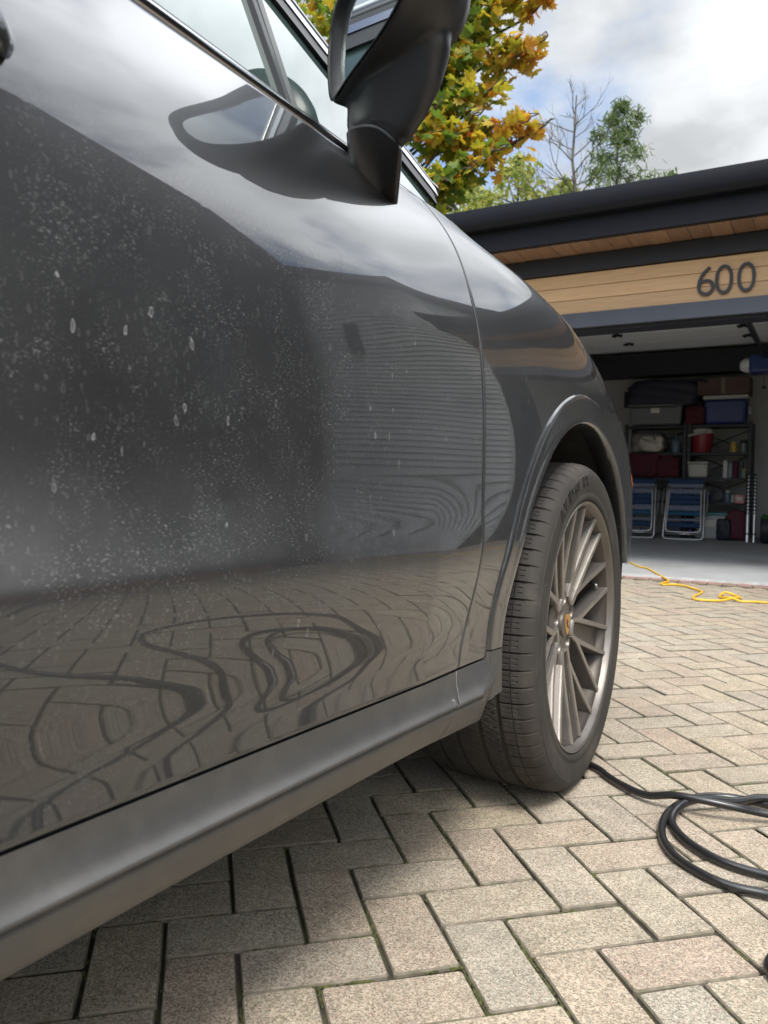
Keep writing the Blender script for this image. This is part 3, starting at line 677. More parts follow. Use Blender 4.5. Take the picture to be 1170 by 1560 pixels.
sill_m = sill('sill_trim', -.55, 1.118, 160, sweep2); right_panels.append(sill_m)

# black strips just under the surface put the shade of the gaps in colour
def shade_strip(name, P0, P1, m=BLACKSATIN):
    return putg(name, np.stack([P0, P1], 1), m)
tv = np.linspace(0, 10, 120); sy = np.array([seam(t) for t in tv]); e_ = S(sy-.0034, tv); f_ = S(sy+.0034, tv); e_[:, 0] -= .0012; f_[:, 0] -= .0012
right_panels.append(shade_strip('door_gap_shade', e_, f_))
Yb = np.linspace(-.9, 1.24, 100); e_ = S(Yb, np.zeros(100)); f_ = e_.copy(); e_[:, 0] -= .007; f_[:, 0] -= .007; e_[:, 2] += .006; f_[:, 2] -= .016
right_panels.append(shade_strip('sill_shade_strip', e_, f_))
V, F = box((-.575, .33, .362), (.075, 1.76, .09), .004); put('sill_backing', V, F, DARKBODY, smooth=False)  # dark backing box added so lit ground does not show through the gap
zz_ = np.array([z for z, d in SP[:19]]); dd_ = np.array([d for z, d in SP[:19]])
sweepy = np.interp(zz_, [.30, .345, .36, .40, .42], [-.055, -.040, -.012, .006, .010]); y_ = 1.1205+sweepy; fl_ = np.interp(y_, [.9, 1.1, 1.25], [0, -.002, -.010])
P = np.stack([np.stack([XS-dd_-fl_*np.clip(np.arange(len(dd_))/7, 0, 1)-.0028*np.clip(1-np.arange(len(dd_))/7, 0, 1)-.0008, y_+o_, zz_+rk(1.12)], -1) for o_ in (-.0030, .0030)], 1)
right_panels.append(putg('sill_gap_shade', P, BLACKSATIN))  # near-flush black strip painting the dark of the sill gap
# ---- wheel arch trims, liners
def arch_trim(name, cy, phi0, phi1, m, n=120, ro=.520, ri=.456, proud=.005):
    ph = np.linspace(phi0, phi1, n); rs = [(ro+.010, -.006), (ro+.003, -.001), (ro, proud*.6), (ro-.004, proud), (ro-.010, proud*1.1), (ro-.03, proud*.9), (ri+.022, proud), (ri+.010, proud*1.2), (ri+.004, proud*.8), (ri+.001, 0), (ri, -.008), (ri+.001, -.03), (ri+.012, -.05)]
    P = np.zeros((n, len(rs), 3))
    for i, a in enumerate(ph):
        for j, (r, d) in enumerate(rs):
            y = cy+r*math.cos(a); z = WZ+r*math.sin(a)
            rr = max(r, ri+.02)
            x = x_at(cy+rr*math.cos(a), max(WZ+rr*math.sin(a), .40)); P[i, j] = (x+d, y, z)
    return putg(name, P, m)
phs = math.asin((.400-WZ)/.50)
right_panels.append(arch_trim('arch_trim', WY, PI-phs, .235, PAINT))
o = arch_trim('arch_trim_foot', WY, PI-phs+.004, PI+.105, SATIN, 30); right_panels.append(o)
right_panels.append(arch_trim('arch_trim', -1.127, PI+.12, -.12, PAINT))
for cy in (WY, -1.127):
    prof = [(.30, -.80), (.47, -.80), (.474, -.70), (.474, -.56), (.470, -.505)]
    V, F = lathe([(r, h) for r, h in prof], 60, -.12, PI+.06, False)
    V = [(h, cy+a, WZ+b) for a, b, h in V]
    right_panels.append(put('arch_liner', V, F, LINER, sharp=40))
    V, F = box((-.81, cy, .58), (.02, .94, .60)); right_panels.append(put('liner_wall', V, F, LINER, smooth=False))
# little things one sees in the dark of the arch: a near-black strut
V, F = tube([(-.74, WY+.02, .30), (-.78, WY-.03, .80)], .028, 10); put('suspension_strut', V, F, DARKBODY)
# amber side reflector on the bumper corner
ay = np.linspace(2.385, 2.435, 8); az = np.linspace(.675, .735, 10)
P = np.array([[(x_at(y, z)+.003-.004*((abs(i-3.5)/3.5)**4+(abs(j-4.5)/4.5)**4), y, z) for j, z in enumerate(az)] for i, y in enumerate(ay)])
AMBER = mat('amber_reflector', (.75, .17, .02), .15, coat=1); right_panels.append(putg('side_reflector', P, AMBER))
# underbody
V, F = box((CX, .0, .33), (1.74, 4.4, .14), .02); put('underbody', V, F, DARKBODY, smooth=False)
# ---- bonnet, cowl, nose
def top_edge(y): return S(np.array(y), np.array(10.0))
ny, nx = 90, 40; yy = np.linspace(1.135, 2.69, ny); P = np.zeros((ny, nx, 3))
for i, y in enumerate(yy):
    e = top_edge(y); W = e[0]-CX
    for j in range(nx):
        u = j/(nx-1); x = W*(1-u)
        hgt = .004+.030*u**.6+.020*math.exp(-((u-.55)/.18)**2)-.012*math.exp(-((u-.12)/.10)**2)
        P[i, j] = (CX+x-(.003 if j == 0 else 0), y-.0*u+(.30*u if y < 1.3 else 0)*0, e[2]+hgt*min(1, (2.75-y)/.3))
hood = putg('bonnet', lip_grid(P, 'b'), PAINT, flip=True)
# nose closing plate with dark grille
e = S(np.full(40, 2.685), np.linspace(0, 10, 40)); V = [tuple(p) for p in e]+[(CX, p[1]+.02, p[2]) for p in e]
nose = put('nose_grille', V, [(k, k+1, 41+k, 40+k) for k in range(39)], BLACKSATIN)
e = S(np.full(40, -2.745), np.linspace(0, 10, 40)); V = [tuple(p) for p in e]+[(CX, p[1]-.05, p[2]) for p in e]
tail = put('tailgate', V, [(k, 40+k, 41+k, k+1) for k in range(39)], PAINT)
# ---- glasshouse
def gx(z): return -.590-(z-1.14)*.40            # side glass plane
def pillar_low(y): return float(np.interp(y, [-1.9, -1.5, -.8, 0, .45, .70, .82, .94, 1.25], [1.30, 1.46, 1.545, 1.56, 1.49, 1.40, 1.350, 1.294, 1.155]))
def side_strip(name, y0, y1, zlo, zhi, m, off=0.0, n=60, parent=None, th=.006):
    Y = np.linspace(y0, y1, n); R_ = []
    for y in Y:
        a, b = zlo(y), zhi(y); zs2 = np.linspace(a, b, 6)
        R_.append([(gx(a)+off-th, y, a)]+[(gx(z)+off, y, z) for z in zs2]+[(gx(b)+off-th, y, b)])
    return putg(name, np.array(R_), m, parent, sharp=50)
BEL = lambda y: float(np.interp(y, [-2, .2, .6, .95, 1.2], [1.150, 1.150, 1.147, 1.142, 1.136]))
right_panels.append(side_strip('side_window', .06, .786, lambda y: BEL(y)+.012, lambda y: pillar_low(y)-.004, GLASS, -.004))
right_panels.append(side_strip('quarter_window', .812, 1.20, lambda y: BEL(y)+.004, lambda y: max(pillar_low(y)-.004, BEL(y)+.006), GLASS, -.003))
right_panels.append(side_strip('rear_side_window', -.86, -.03, lambda y: BEL(y)+.012, lambda y: pillar_low(y)-.004, GLASS, -.004))
right_panels.append(side_strip('rear_quarter_window', -1.75, -.93, lambda y: BEL(y)+.012, lambda y: pillar_low(y)-.004, GLASS, -.004))
DIV = mat('grey_window_post', (.075, .078, .08), .45)
def post(name, y0, y1, m, off, th=.008, lean=0.0):
    zs2 = np.linspace(1.148, pillar_low((y0+y1)/2)+.004, 12); rows = []
    for z in zs2:
        L = lean*(z-1.148); rows.append([(gx(z)+off-th, y0+L, z), (gx(z)+off, y0+.001+L, z), (gx(z)+off+.001, (y0+y1)/2+L, z), (gx(z)+off, y1-.001+L, z), (gx(z)+off-th, y1+L, z)])
    return putg(name, np.array(rows), m, sharp=30, flip=True)
right_panels.append(post('window_post_seal', .785, .797, BLACKSATIN, .004, lean=-.02)); right_panels.append(post('window_post', .7975, .812, DIV, .002, lean=.03))
right_panels.append(post('door_pillar', -.03, .058, BLACKGLOSS, .003)); right_panels.append(post('rear_pillar', -.93, -.86, BLACKGLOSS, .003))
# belt: black seal, bright moulding, ledge
right_panels.append(side_strip('window_seal', -1.7, 1.19, lambda y: BEL(y)+.004, lambda y: BEL(y)+.013, BLACKSATIN, .001, 120))
def rail(name, m, prof, y0, y1, n=140, zf=BEL, xf=None):
    Y = np.linspace(y0, y1, n); P = np.array([[((xf or (lambda y: gx(zf(y))))(y)+dx, y, zf(y)+dz) for dx, dz in prof] for y in Y]); return putg(name, P, m)
right_panels.append(rail('belt_moulding', CHROME, [(-.004, .006), (.003, .0055), (.0060, .003), (.0070, -.001), (.0062, -.0045), (.004, -.0075), (.001, -.010), (-.004, -.0105)], -1.7, 1.195))
right_panels.append(rail('belt_gap', BLACKSATIN, [(-.006, -.010), (.0015, -.0125), (.0035, -.017), (.0025, -.022), (-.02, -.03)], -1.7, 1.15))
# A-pillar and roof rail: black inner strip, bright strip, painted body
right_panels.append(side_strip('window_frame_seal', -1.8, 1.22, lambda y: pillar_low(y)-.006, lambda y: pillar_low(y)+.020, BLACKSATIN, .004, 140))
right_panels.append(side_strip('window_surround', -1.8, 1.235, lambda y: pillar_low(y)+.021, lambda y: pillar_low(y)+.036, CHROME, .006, 140))
right_panels.append(side_strip('pillar_seal', -1.8, 1.24, lambda y: pillar_low(y)+.0365, lambda y: pillar_low(y)+.050, BLACKSATIN, .002, 140))
ny = 140; Y = np.linspace(-1.8, 1.27, ny); P = []
for y in Y:
    z0 = pillar_low(y)+.0505; w_ = float(np.interp(y, [-1.8, .2, .7, 1.27], [.09, .09, .055, .035]))
    P.append([(gx(z0)-.012, y, z0-.004), (gx(z0)+.001, y, z0), (gx(z0)-.004, y, z0+w_*.3), (gx(z0)-.020, y, z0+w_*.62), (gx(z0)-.045, y, z0+w_*.85), (gx(z0)-.085, y, z0+w_)])
right_panels.append(putg('roof_rail_panel', np.array(P), PAINT))
edge = [p[-1] for p in P]
# roof and windscreen share the rail's inner edge
def across(y0, y1, n, nx=24, crown=.05):
    Q = []
    for y in np.linspace(y0, y1, n):
        x0 = np.interp(y, Y, [e[0] for e in edge]); z0 = np.interp(y, Y, [e[2] for e in edge]); W = x0-CX
        bow = float(np.interp(y, [.35, 1.27], [.0, .16]))
        Q.append([(CX+W*(1-2*j/(nx-1)), y+bow*(1-(1-2*j/(nx-1))**2), z0+crown*(1-(1-2*j/(nx-1))**2)*(1 if y < .4 else .7)) for j in range(nx)])
    return np.array(Q)
putg('roof', across(-1.8, .36, 40), PAINT, flip=True)
putg('windscreen', across(.37, 1.27, 40), GLASS, flip=True)
Q = across(-1.8, -1.8, 1)[0]; V = [tuple(p) for p in Q]+[(p[0]*.98+CX*.02, -2.6, 1.12) for p in Q]; n = len(Q); put('rear_window', V, [(k, k+1, n+k+1, n+k) for k in range(n-1)], GLASS)
V, F = box((CX, 1.30, 1.10), (1.50, .36, .06), .01); put('cowl', V, F, BLACKSATIN, smooth=False)
V, F = box((CX, -.3, 1.02), (1.62, 2.9, .10), .02); put('cabin_floor', V, F, DARKBODY, smooth=False)
V, F = box((CX, -2.2, 1.06), (1.45, 1.1, .12), .03); put('luggage_deck', V, F, DARKBODY, smooth=False)
for q in list(right_panels):
    if q.name.startswith(('front_door', 'front_fender', 'quarter_panel', 'rear_door', 'front_bumper', 'rear_bumper', 'sill', 'arch', 'side_window', 'quarter_window', 'rear_side', 'rear_quarter', 'door_pillar', 'window_surround', 'window_frame', 'roof_rail', 'inner_shell', 'liner_wall', 'belt_moulding')): mirror_copy(q)
# ---- side mirror
sm = empty('side_mirror', np.array([-.50, .85, 1.2])-CO, car); MO = np.array([-.50, .85, 1.2])
th = math.radians(33); e1 = np.array([math.cos(th), -math.sin(th), 0]); e2 = np.array([math.sin(th), math.cos(th), 0]); e3 = np.array([0, 0, 1.])
A0 = np.array([-.606, .905, 1.196])              # inner lower corner of the rim
rim2 = [(-.006, .030), (.000, .010), (.012, .000), (.032, .004), (.065, .010), (.110, .015), (.160, .022), (.200, .034), (.222, .054), (.230, .078), (.226, .102), (.208, .122), (.170, .136), (.120, .142), (.065, .142), (.025, .134), (.004, .115), (-.006, .085), (-.009, .055)]
rim = catmull(rim2, 4, True); cen = np.array([.108, .074])
def mloop(depth, s, sx=0, sz=0, sq=1.0):
    return [A0+e1*(cen[0]+(p[0]-cen[0])*s+sx)+e2*depth+e3*(cen[1]+(p[1]-cen[1])*s*sq+sz) for p in rim]
shell = [mloop(.010, .90), mloop(-.001, .915), mloop(-.004, .945), mloop(-.003, .975), mloop(.002, .992), mloop(.010, 1.0), mloop(.0125, .993), mloop(.0145, .993), mloop(.017, 1.004), mloop(.030, 1.015, .001, -.001), mloop(.050, .995, -.002, -.001), mloop(.072, .93, -.006, .001), mloop(.094, .82, -.010, .004), mloop(.112, .64, -.014, .008), mloop(.124, .40, -.018, .012), mloop(.128, .16, -.018, .012)]
shell_parts = Acc(); shell_parts.add(*loft(shell, True, True))
# rim ring in gloss black around the glass
V, F = loft([mloop(.012, .80), mloop(.006, .84), mloop(-.001, .90), mloop(-.0045, .945), mloop(-.0036, .972)], False, False); mesh('glass_surround', np.array(V)-MO, F, mat('mirror_rim_black', (.007, .007, .008), .34), sm)
tl = 4; g2 = [A0+e1*(cen[0]+(p[0]-cen[0])*.86)+e2*(.0085)+e3*(cen[1]+(p[1]-cen[1])*.86) for p in rim]
mesh('mirror_glass', np.array(g2)-MO, [tuple(range(len(g2)))], MIRRORG, sm, False)
# stalk: grows out of the shoulder and turns up into the housing
def ring(pts): return catmull(pts, 5, True)
q0 = np.array([(-.572, .903, 1.103), (-.567, .929, 1.093), (-.563, .967, 1.086), (-.558, 1.004, 1.083), (-.577, 1.035, 1.103), (-.612, 1.02, 1.135), (-.622, .95, 1.145)])
q3 = np.array([(-.577, .900, 1.152), (-.556, .893, 1.154), (-.525, .893, 1.146), (-.498, .903, 1.121), (-.512, .938, 1.129), (-.542, .968, 1.146), (-.584, .960, 1.16)])
st0, st1, st2, st3 = [ring(q0+(q3-q0)*k+np.array([0, 0, -.004*math.sin(k*PI)])) for k in (0, .3, .65, 1)]
grow = lambda R_, s, dz: [np.mean(R_, 0)+(p-np.mean(R_, 0))*s+np.array([0, 0, dz]) for p in R_]
V, F = loft([st0, st1, st2, st3, grow(st3, .96, .002), grow(st3, .955, .008)]); mesh('stalk', np.array(V)-MO, F, BLACKSATIN, sm, True, 60)
nkt = ring([A0+e1*a_+e2*b_+e3*c_ for a_, b_, c_ in ((.014, .020, .012), (.036, .016, .015), (.090, .018, .020), (.178, .046, .046), (.170, .085, .048), (.09, .104, .026), (.016, .07, .018))])
st3a = np.array(st3); nkt = np.array(nkt); mixl = lambda f, dz=0.0: list(st3a+(nkt-st3a)*f+np.array([0, 0, dz]))
mn = np.mean(st3, 0); out = lambda R_, k: [p+np.array([.72, -.1, -.30])*k*max(0, float((p-np.mean(R_, 0))@np.array([.8, -.4, -.45])))/.05 for p in np.array(R_)]
shell_parts.add(*loft([grow(st3, .985, .0035), grow(st3, 1.0, .008), out(mixl(.14), .013), out(mixl(.32), .025), out(mixl(.55), .027), out(mixl(.8), .017), list(nkt), list(np.mean(nkt, 0)+(nkt-np.mean(nkt, 0))*.8+np.array([0, 0, .03]))]))
mm = mesh('housing', np.array(shell_parts.V)-MO, shell_parts.F, BLACKSATIN, sm, True)
# weld shell and neck into one skin and smooth the joint, leaving the rim as it is
rm = mm.modifiers.new('weld', 'REMESH'); rm.mode = 'VOXEL'; rm.voxel_size = .0026; rm.use_smooth_shade = True
vg = None; smo = mm.modifiers.new('relax', 'SMOOTH'); smo.factor = .5; smo.iterations = 26
dg = bpy.context.evaluated_depsgraph_get(); me2 = bpy.data.meshes.new_from_object(mm.evaluated_get(dg)); mm.modifiers.clear(); mm.data = me2
me2.polygons.foreach_set('use_smooth', [True]*len(me2.polygons))
# ---- wheels
def wmap(V): return [(h, a, b) for a, b, h in V]
wheel = empty('wheel', np.array([-.472, WY, WZ])-CO, car)
def make_tyre():
    NB = 68; NT = NB*20; th_ = np.linspace(0, 2*PI, NT, endpoint=False)
    hs_ = [-.0262, -.030, -.0345, -.0395, -.041, -.0418, -.0426, -.0434, -.049, -.055, -.0605, -.0650, -.0658, -.0705, -.0755, -.0763, -.080, -.086, -.092, -.098, -.104, -.1095, -.1103, -.1148, -.1195, -.1203, -.125, -.132, -.139, -.146, -.153, -.160, -.1655, -.1663, -.171, -.1755, -.1763, -.182, -.190, -.198, -.206, -.2135, -.2143, -.219, -.2238, -.2246, -.232, -.240, -.248, -.256, -.262]
    def groove(h):
        for g0, g1 in ((-.0763, -.0658), (-.1203, -.1103), (-.1763, -.1663), (-.2246, -.2143)):
            if g0 < h+1e-6 and h < g1+1e-6 and not (abs(h-g0) < 1e-5 or abs(h-g1) < 1e-5): return .0065
        if abs(h+.0418) < 1e-5 or abs(h+.0426) < 1e-5: return .0035
        return 0
    rows = []
    bph = np.arange(NT) % 20
    def sip(h):
        d = np.zeros(NT)
        if h > -.0655:                                       # shoulder blocks
            d += np.where(bph < 2, .0058, 0)
            if -.060 < h < -.0262:
                for s in (7, 13): d += np.where(bph == s, .0022 if int(abs(h)*1e4/55) % 5 != 2 else 0, 0)
        elif h > -.108 or h < -.226:
            ph = (np.arange(NT)+int((-.07-h)*420*(1 if h > -.15 else -1))) % 10; d += np.where(ph == 0, .0030, 0); d += np.where((np.arange(NT)-int((-.07-h)*700)) % 20 == 5, .0042, 0)
        else:
            ph = (np.arange(NT)+int((-.12-h)*160)) % 10; d += np.where(ph == 0, .0026, 0)
        return d
    for h in hs_:
        crown = .3722-.0020*((h+.145)/.115)**2-(.0016 if h > -.031 else 0)
        g = groove(h); d = np.maximum(sip(h), g)
        rows.append(np.stack([(crown-d)*np.cos(th_), (crown-d)*np.sin(th_), np.full(NT, h)], -1))
    side = [(.2835, -.012), (.2845, -.004), (.2875, .0010), (.292, .0030), (.2965, .0034), (.3005, .0022), (.303, .0016), (.307, .0024), (.320, .0042), (.333, .0046), (.3435, .0034), (.3440, .0024), (.351, .0002), (.3575, -.0045), (.362, -.0100), (.3652, -.0150), (.3670, -.0195)]
    sh = np.where(bph < 2, 1., 0)
    S1 = []
    for r, h in side:
        f = max(0, (r-.352)/.0155); S1.append(np.stack([(r-sh*.003*f)*np.cos(th_), (r-sh*.003*f)*np.sin(th_), np.full(NT, h)-sh*.0016*f], -1))
    back = [np.stack([r*np.cos(th_), r*np.sin(th_), np.full(NT, h)], -1) for r, h in [(.364, -.272), (.345, -.287), (.315, -.290), (.285, -.278), (.250, -.262)]]
    P = np.array(S1+rows+back); P = P.transpose(1, 0, 2); nv = P.shape[1]
    z = P[..., 1]; P[..., 1] = np.where(z < -.3665, -.3668+(z+.3665)*.15, z)
    # flat spot bulge
    V = P.reshape(-1, 3); F = [(i*nv+j, ((i+1) % NT)*nv+j, ((i+1) % NT)*nv+j+1, i*nv+j+1) for i in range(NT) for j in range(nv-1)]
    return mesh('tyre', wmap(V), [f[::-1] for f in F], RUBBER, wheel, True, 32)
tyre = make_tyre()
V, F = lathe([(.2430, -.24), (.2520, -.08), (.2590, -.036), (.2630, -.0235), (.2680, -.0185), (.2705, -.0160)], 140); mesh('barrel', wmap(V), F, RIMDARK, wheel, True, 50)
V, F = lathe([(.2704, -.0170), (.2710, -.0155), (.2745, -.0085), (.2765, -.0028), (.2790, -.0002), (.2815, .0004), (.2838, -.0016), (.2846, -.012)], 140)
mesh('rim', wmap(V), [f for f in F], RIM, wheel, True, 50)
V, F = lathe([(.0, -.115), (.185, -.115), (.188, -.120), (.188, -.14)], 72); mesh('brake_disc', wmap(V), F, mat('dark_brake_steel', (.06, .055, .05), .45, .8), wheel, True, 40)
V, F = lathe([(.245, -.20), (.10, -.22), (0, -.22)], 48); mesh('barrel_back', wmap(V), F, DARKBODY, wheel)
def Hs(r): return float(np.interp(r, [.055, .10, .18, .262, .27], [-.043, -.0395, -.028, -.0125, -.012]))
def bar(acc, pts, wt, wb, dep, edge=True):
    """a spoke along a plan polyline: flat bright ridge, chamfers, flanks that flare to the back"""
    pts = [np.array(p, float) for p in pts]; L = []
    for i, p in enumerate(pts):
        d = pts[min(i+1, len(pts)-1)]-pts[max(i-1, 0)]; d /= np.linalg.norm(d); n = np.array([-d[1], d[0]])
        h = Hs(np.hypot(*p)); k = i/(len(pts)-1); a, b = wt[0]+(wt[1]-wt[0])*k, wb[0]+(wb[1]-wb[0])*k; dp = dep[0]+(dep[1]-dep[0])*k
        L.append([(*(p+n*o), h+q) for o, q in ((-b, -dp), (-a*1.05, -.0050), (-a*.98, -.0012), (-a*.72, 0), (a*.72, 0), (a*.98, -.0012), (a*1.05, -.0050), (b, -dp))])
    m = 8; V = [p for l in L for p in l]
    for i in range(len(L)-1):
        for k in range(m-1):
            acc.F.append(tuple(x+len(acc.V) for x in (i*m+k, i*m+k+1, (i+1)*m+k+1, (i+1)*m+k))); acc.MI.append(1 if 1 <= k <= 5 else 0)
    for e in (0, len(L)-1): acc.F.append(tuple(e*m+k+len(acc.V) for k in range(m))); acc.MI.append(0)
    acc.V.extend([tuple(map(float, v)) for v in V])
for k in range(5):
    al = math.radians(55-72*k); c_, s_ = math.cos(al), math.sin(al); pol = lambda r, t: (r*c_-t*s_, r*s_+t*c_)
    A = Acc(); pa = lambda r, dg: pol(r*math.cos(math.radians(dg)), r*math.sin(math.radians(dg)))
    bar(A, [pol(.0625, -.0175), pol(.0605, -.008), pol(.0605, .008), pol(.0625, .0175)], (.0052, .0052), (.009, .009), (.02, .02))
    for s in (-1, 1):
        bar(A, [pol(.0600, s*.0165), pol(.072, s*.0205), pol(.086, s*.0230), pol(.102, s*.0255)], (.0056, .0064), (.009, .010), (.022, .028))
        bar(A, [pol(.098, s*.0243), pol(.14, s*.0270), pol(.20, s*.0300), pa(.2685, s*7.0)], (.0064, .0052), (.0105, .010), (.028, .036))
        bar(A, [pol(.094, s*.0250), pol(.115, s*.0385), pol(.16, s*.0710), pa(.2685, s*28.5)], (.0066, .0055), (.011, .0105), (.028, .036))
    # trough floor between the parallel legs
    t = [pol(.062, -.017), pol(.062, .017), pol(.10, .024), pol(.18, .028), pa(.262, 6.5), pa(.262, -6.5), pol(.18, -.028), pol(.10, -.024)]
    A.add([(x, y, Hs(math.hypot(x, y))-.017-.006*math.hypot(x, y)/.26) for x, y in t], [(0, 1, 2, 7), (7, 2, 3, 6), (6, 3, 4, 5)])
    A.V = wmap(A.V); A.build('spoke', [RIM, RIMEDGE], wheel, True, 25)
# hub face with five bolt holes, centre cap and crest
A = Acc()
HR = .0585
for k in range(5):
    mid = math.radians(55-36-72*k); n = 40; hole = []; bound = []
    for i in range(n):
        a = 2*PI*i/n; hx_, hy_ = HR+.0150*math.cos(a), .0150*math.sin(a); hole.append((hx_, hy_))
        # ray to the wedge boundary
        ok = 0
        for t in np.linspace(.0155, .12, 500):
            x, y = HR+t*math.cos(a), t*math.sin(a); r = math.hypot(x, y)
            if r < .0305 or abs(math.atan2(y, x)) > math.radians(36) or r > .0880+.010*math.cos(math.atan2(y, x)*4): break
            ok = t
        bound.append((HR+ok*math.cos(a), ok*math.sin(a)))
    c_, s_ = math.cos(mid), math.sin(mid); rt = lambda p, h: (p[0]*c_-p[1]*s_, p[0]*s_+p[1]*c_, h)
    hh = lambda p: -.0490 if math.hypot(*p) < .07 else -.0490-.16*(math.hypot(*p)-.07)
    rings = [[rt(p, -.078) for p in hole], [rt(p, -.0515) for p in hole], [rt((HR+(p[0]-HR)*1.10, p[1]*1.10), -.0490) for p in hole], [rt(p, hh(p)) for p in bound], [rt((p[0]*1.0, p[1]), hh(p)-.026) for p in bound]]
    V, F = loft(rings, False, False); A.add(wmap(V), F)
A.build('hub', RIM, wheel, True, 35)
STEEL = mat('plated_bolt', (.42, .41, .40), .35, .9)
for k in range(5):
    mid = math.radians(55-36-72*k); cx_, cy_ = HR*math.cos(mid), HR*math.sin(mid)
    A = Acc(); V, F = lathe([(0, -.062), (.0062, -.062), (.0085, -.0635), (.0092, -.066), (.0092, -.072), (.0155, -.074)], 6*4); A.add(wmap([(a+cx_, b+cy_, h) for a, b, h in V]), F)
    A.build('lug_bolt', STEEL, wheel, True, 35)
V, F = lathe([(.0, -.0405), (.020, -.0408), (.0272, -.0420), (.0298, -.0445), (.0306, -.050), (.0306, -.07)], 40); cap = mesh('centre_cap', wmap(V), F, RIM, wheel, True, 35)
def shield(s, h0, h1):
    o = [(-.0165, .020), (-.008, .0215), (0, .0228), (.008, .0215), (.0165, .020), (.0172, .006), (.0150, -.006), (.010, -.0155), (0, -.0235), (-.010, -.0155), (-.0150, -.006), (-.0172, .006)]
    o = [(x*s, y*s) for x, y in o]; return loft([[(x, y, h0) for x, y in o], [(x, y, h1) for x, y in o], [(x*.95, y*.95, h1+.0006) for x, y in o]])
V, F = shield(1.08, -.042, -.0390); mesh('crest', wmap(V), F, GOLD, wheel, False)
A = Acc(); B_ = Acc()
for (q0, q1) in (((-.0135, .003), (-.002, .013)), ((.002, -.011), (.0125, -.001))):
    for j in range(3):
        xa = q0[0]+(q1[0]-q0[0])*(j+.1)/3; xb = xa+(q1[0]-q0[0])*.5/3; (A if j % 2 == 0 else B_).add(*box(((xa+xb)/2, (q0[1]+q1[1])/2, -.0383), (xb-xa, q1[1]-q0[1], .0012)))
A.V = wmap(A.V); A.build('crest_stripe', RED, wheel, False); B_.V = wmap(B_.V); B_.build('crest_stripe', BLACKGLOSS, wheel, False)
V, F = shield(.34, -.0386, -.0374); mesh('crest_centre', wmap(V), F, BLACKGLOSS, wheel, False)
va = math.radians(16); V, F = tube([(.252*math.cos(va), .252*math.sin(va), -.05), (.235*math.cos(va), .235*math.sin(va), -.032)], .0042, 8); mesh('valve_stem', wmap(V), F, STEEL, wheel)
# raised sidewall lettering
def arc_text(s, r0, a0, size, step, m, depth=.0007, nm='tyre_lettering'):
    A = Acc(); a = a0
    for ch in s:
        if ch == ' ': a -= step*.6; continue
        V, F = text_piece(ch, size, .0012, .0008); ang = math.radians(a)-PI/2; c_, s_ = math.cos(ang), math.sin(ang)
        W = []
        for v in V:
            x, y = v.x, v.y+r0; h = np.interp(y, [.30, .307, .320, .333, .3435], [.0022, .0024, .0042, .0046, .0034])
            W.append((x*c_-y*s_, x*s_+y*c_, h+.0006+(v.z+.0012)*.5))
        A.add(wmap(W), F); a -= step*(1.15 if ch in 'MW' else .62 if ch == 'I' else 1)
    return A.build(nm, m, wheel, False)
arc_text('AVID', .3210, 128.5, .034, 4.9, RUBBERTXT); arc_text('GT', .3210, 109.5, .025, 3.4, RUBBERTXT); arc_text('RX', .3210, 99, .030, 4.4, RUBBERTXT)
for sgn, cy, rz in ((1, -1.127, 0), (-1, WY, PI), (-1, -1.127, PI)):
    c = copy_tree(wheel, car, Vector((sgn*(-.472-CX), cy-.32, WZ)), rz); 
    for ch in c.children: ch.parent = c
# ================================================================== THINGS IN THE GARAGE
def thing(name, loc, label, cat, group=None, rotz=0): return tag(empty(name, loc, None, rotz), label, cat, group)
def part(name, items, m, par, bev=.004, sm=False, sharp=40):
    a = Acc()
    for it in items:
        if isinstance(it[0], (tuple, list)) and len(it) == 2 and not hasattr(it[0][0], '__len__'): a.add(*box(it[0], it[1], bev))
        else: a.add(*it)
    return a.build(name, m, par, sm, sharp)
SHELFM = mat('dark_shelf_steel', (.018, .019, .025), .5, .3)
SHELFB = mat('dark_shelf_board', (.05, .048, .05), .8)
def shelving(x0, x1, lab):
    W = x1-x0; s = thing('shelving_unit', ((x0+x1)/2, 10.42, GZ(10.42)), lab, 'shelves', 'steel shelving units on the back wall')
    for sx in (-1, 1):
        for sy in (-.2, .2):
            part('upright', [((sx*(W/2-.02), sy, .70), (.042, .042, 1.40)) ], SHELFM, s, .003)
    for k, z in enumerate((.445, .738, 1.042, 1.378)):
        sh = part('shelf', [((0, 0, z-.018), (W-.085, .40, .020))], SHELFB, s, .003)
        part('shelf_rail', [((0, -.203, z-.018), (W-.085, .012, .036))], SHELFM, sh, .002)
    for (za, zb) in ((.46, .72), (.76, 1.02), (1.06, 1.34)):
        for d in (-1, 1):
            V, F = tube([(-d*(W/2-.03), .195, za), (d*(W/2-.03), .195, zb)], .007, 6); mesh('cross_brace', V, F, SHELFM, s)
    return s
shelving(-1.515, -.795, 'dark steel shelving unit holding the blue cooler and red drinks cooler'); shelving(-2.27, -1.525, 'dark steel shelving unit behind the car holding the grey bin and maroon bags')
ZT, Z3, Z2, Z1 = 1.40+.075, 1.062+.066, .758+.065, .455+.066     # shelf tops at this depth
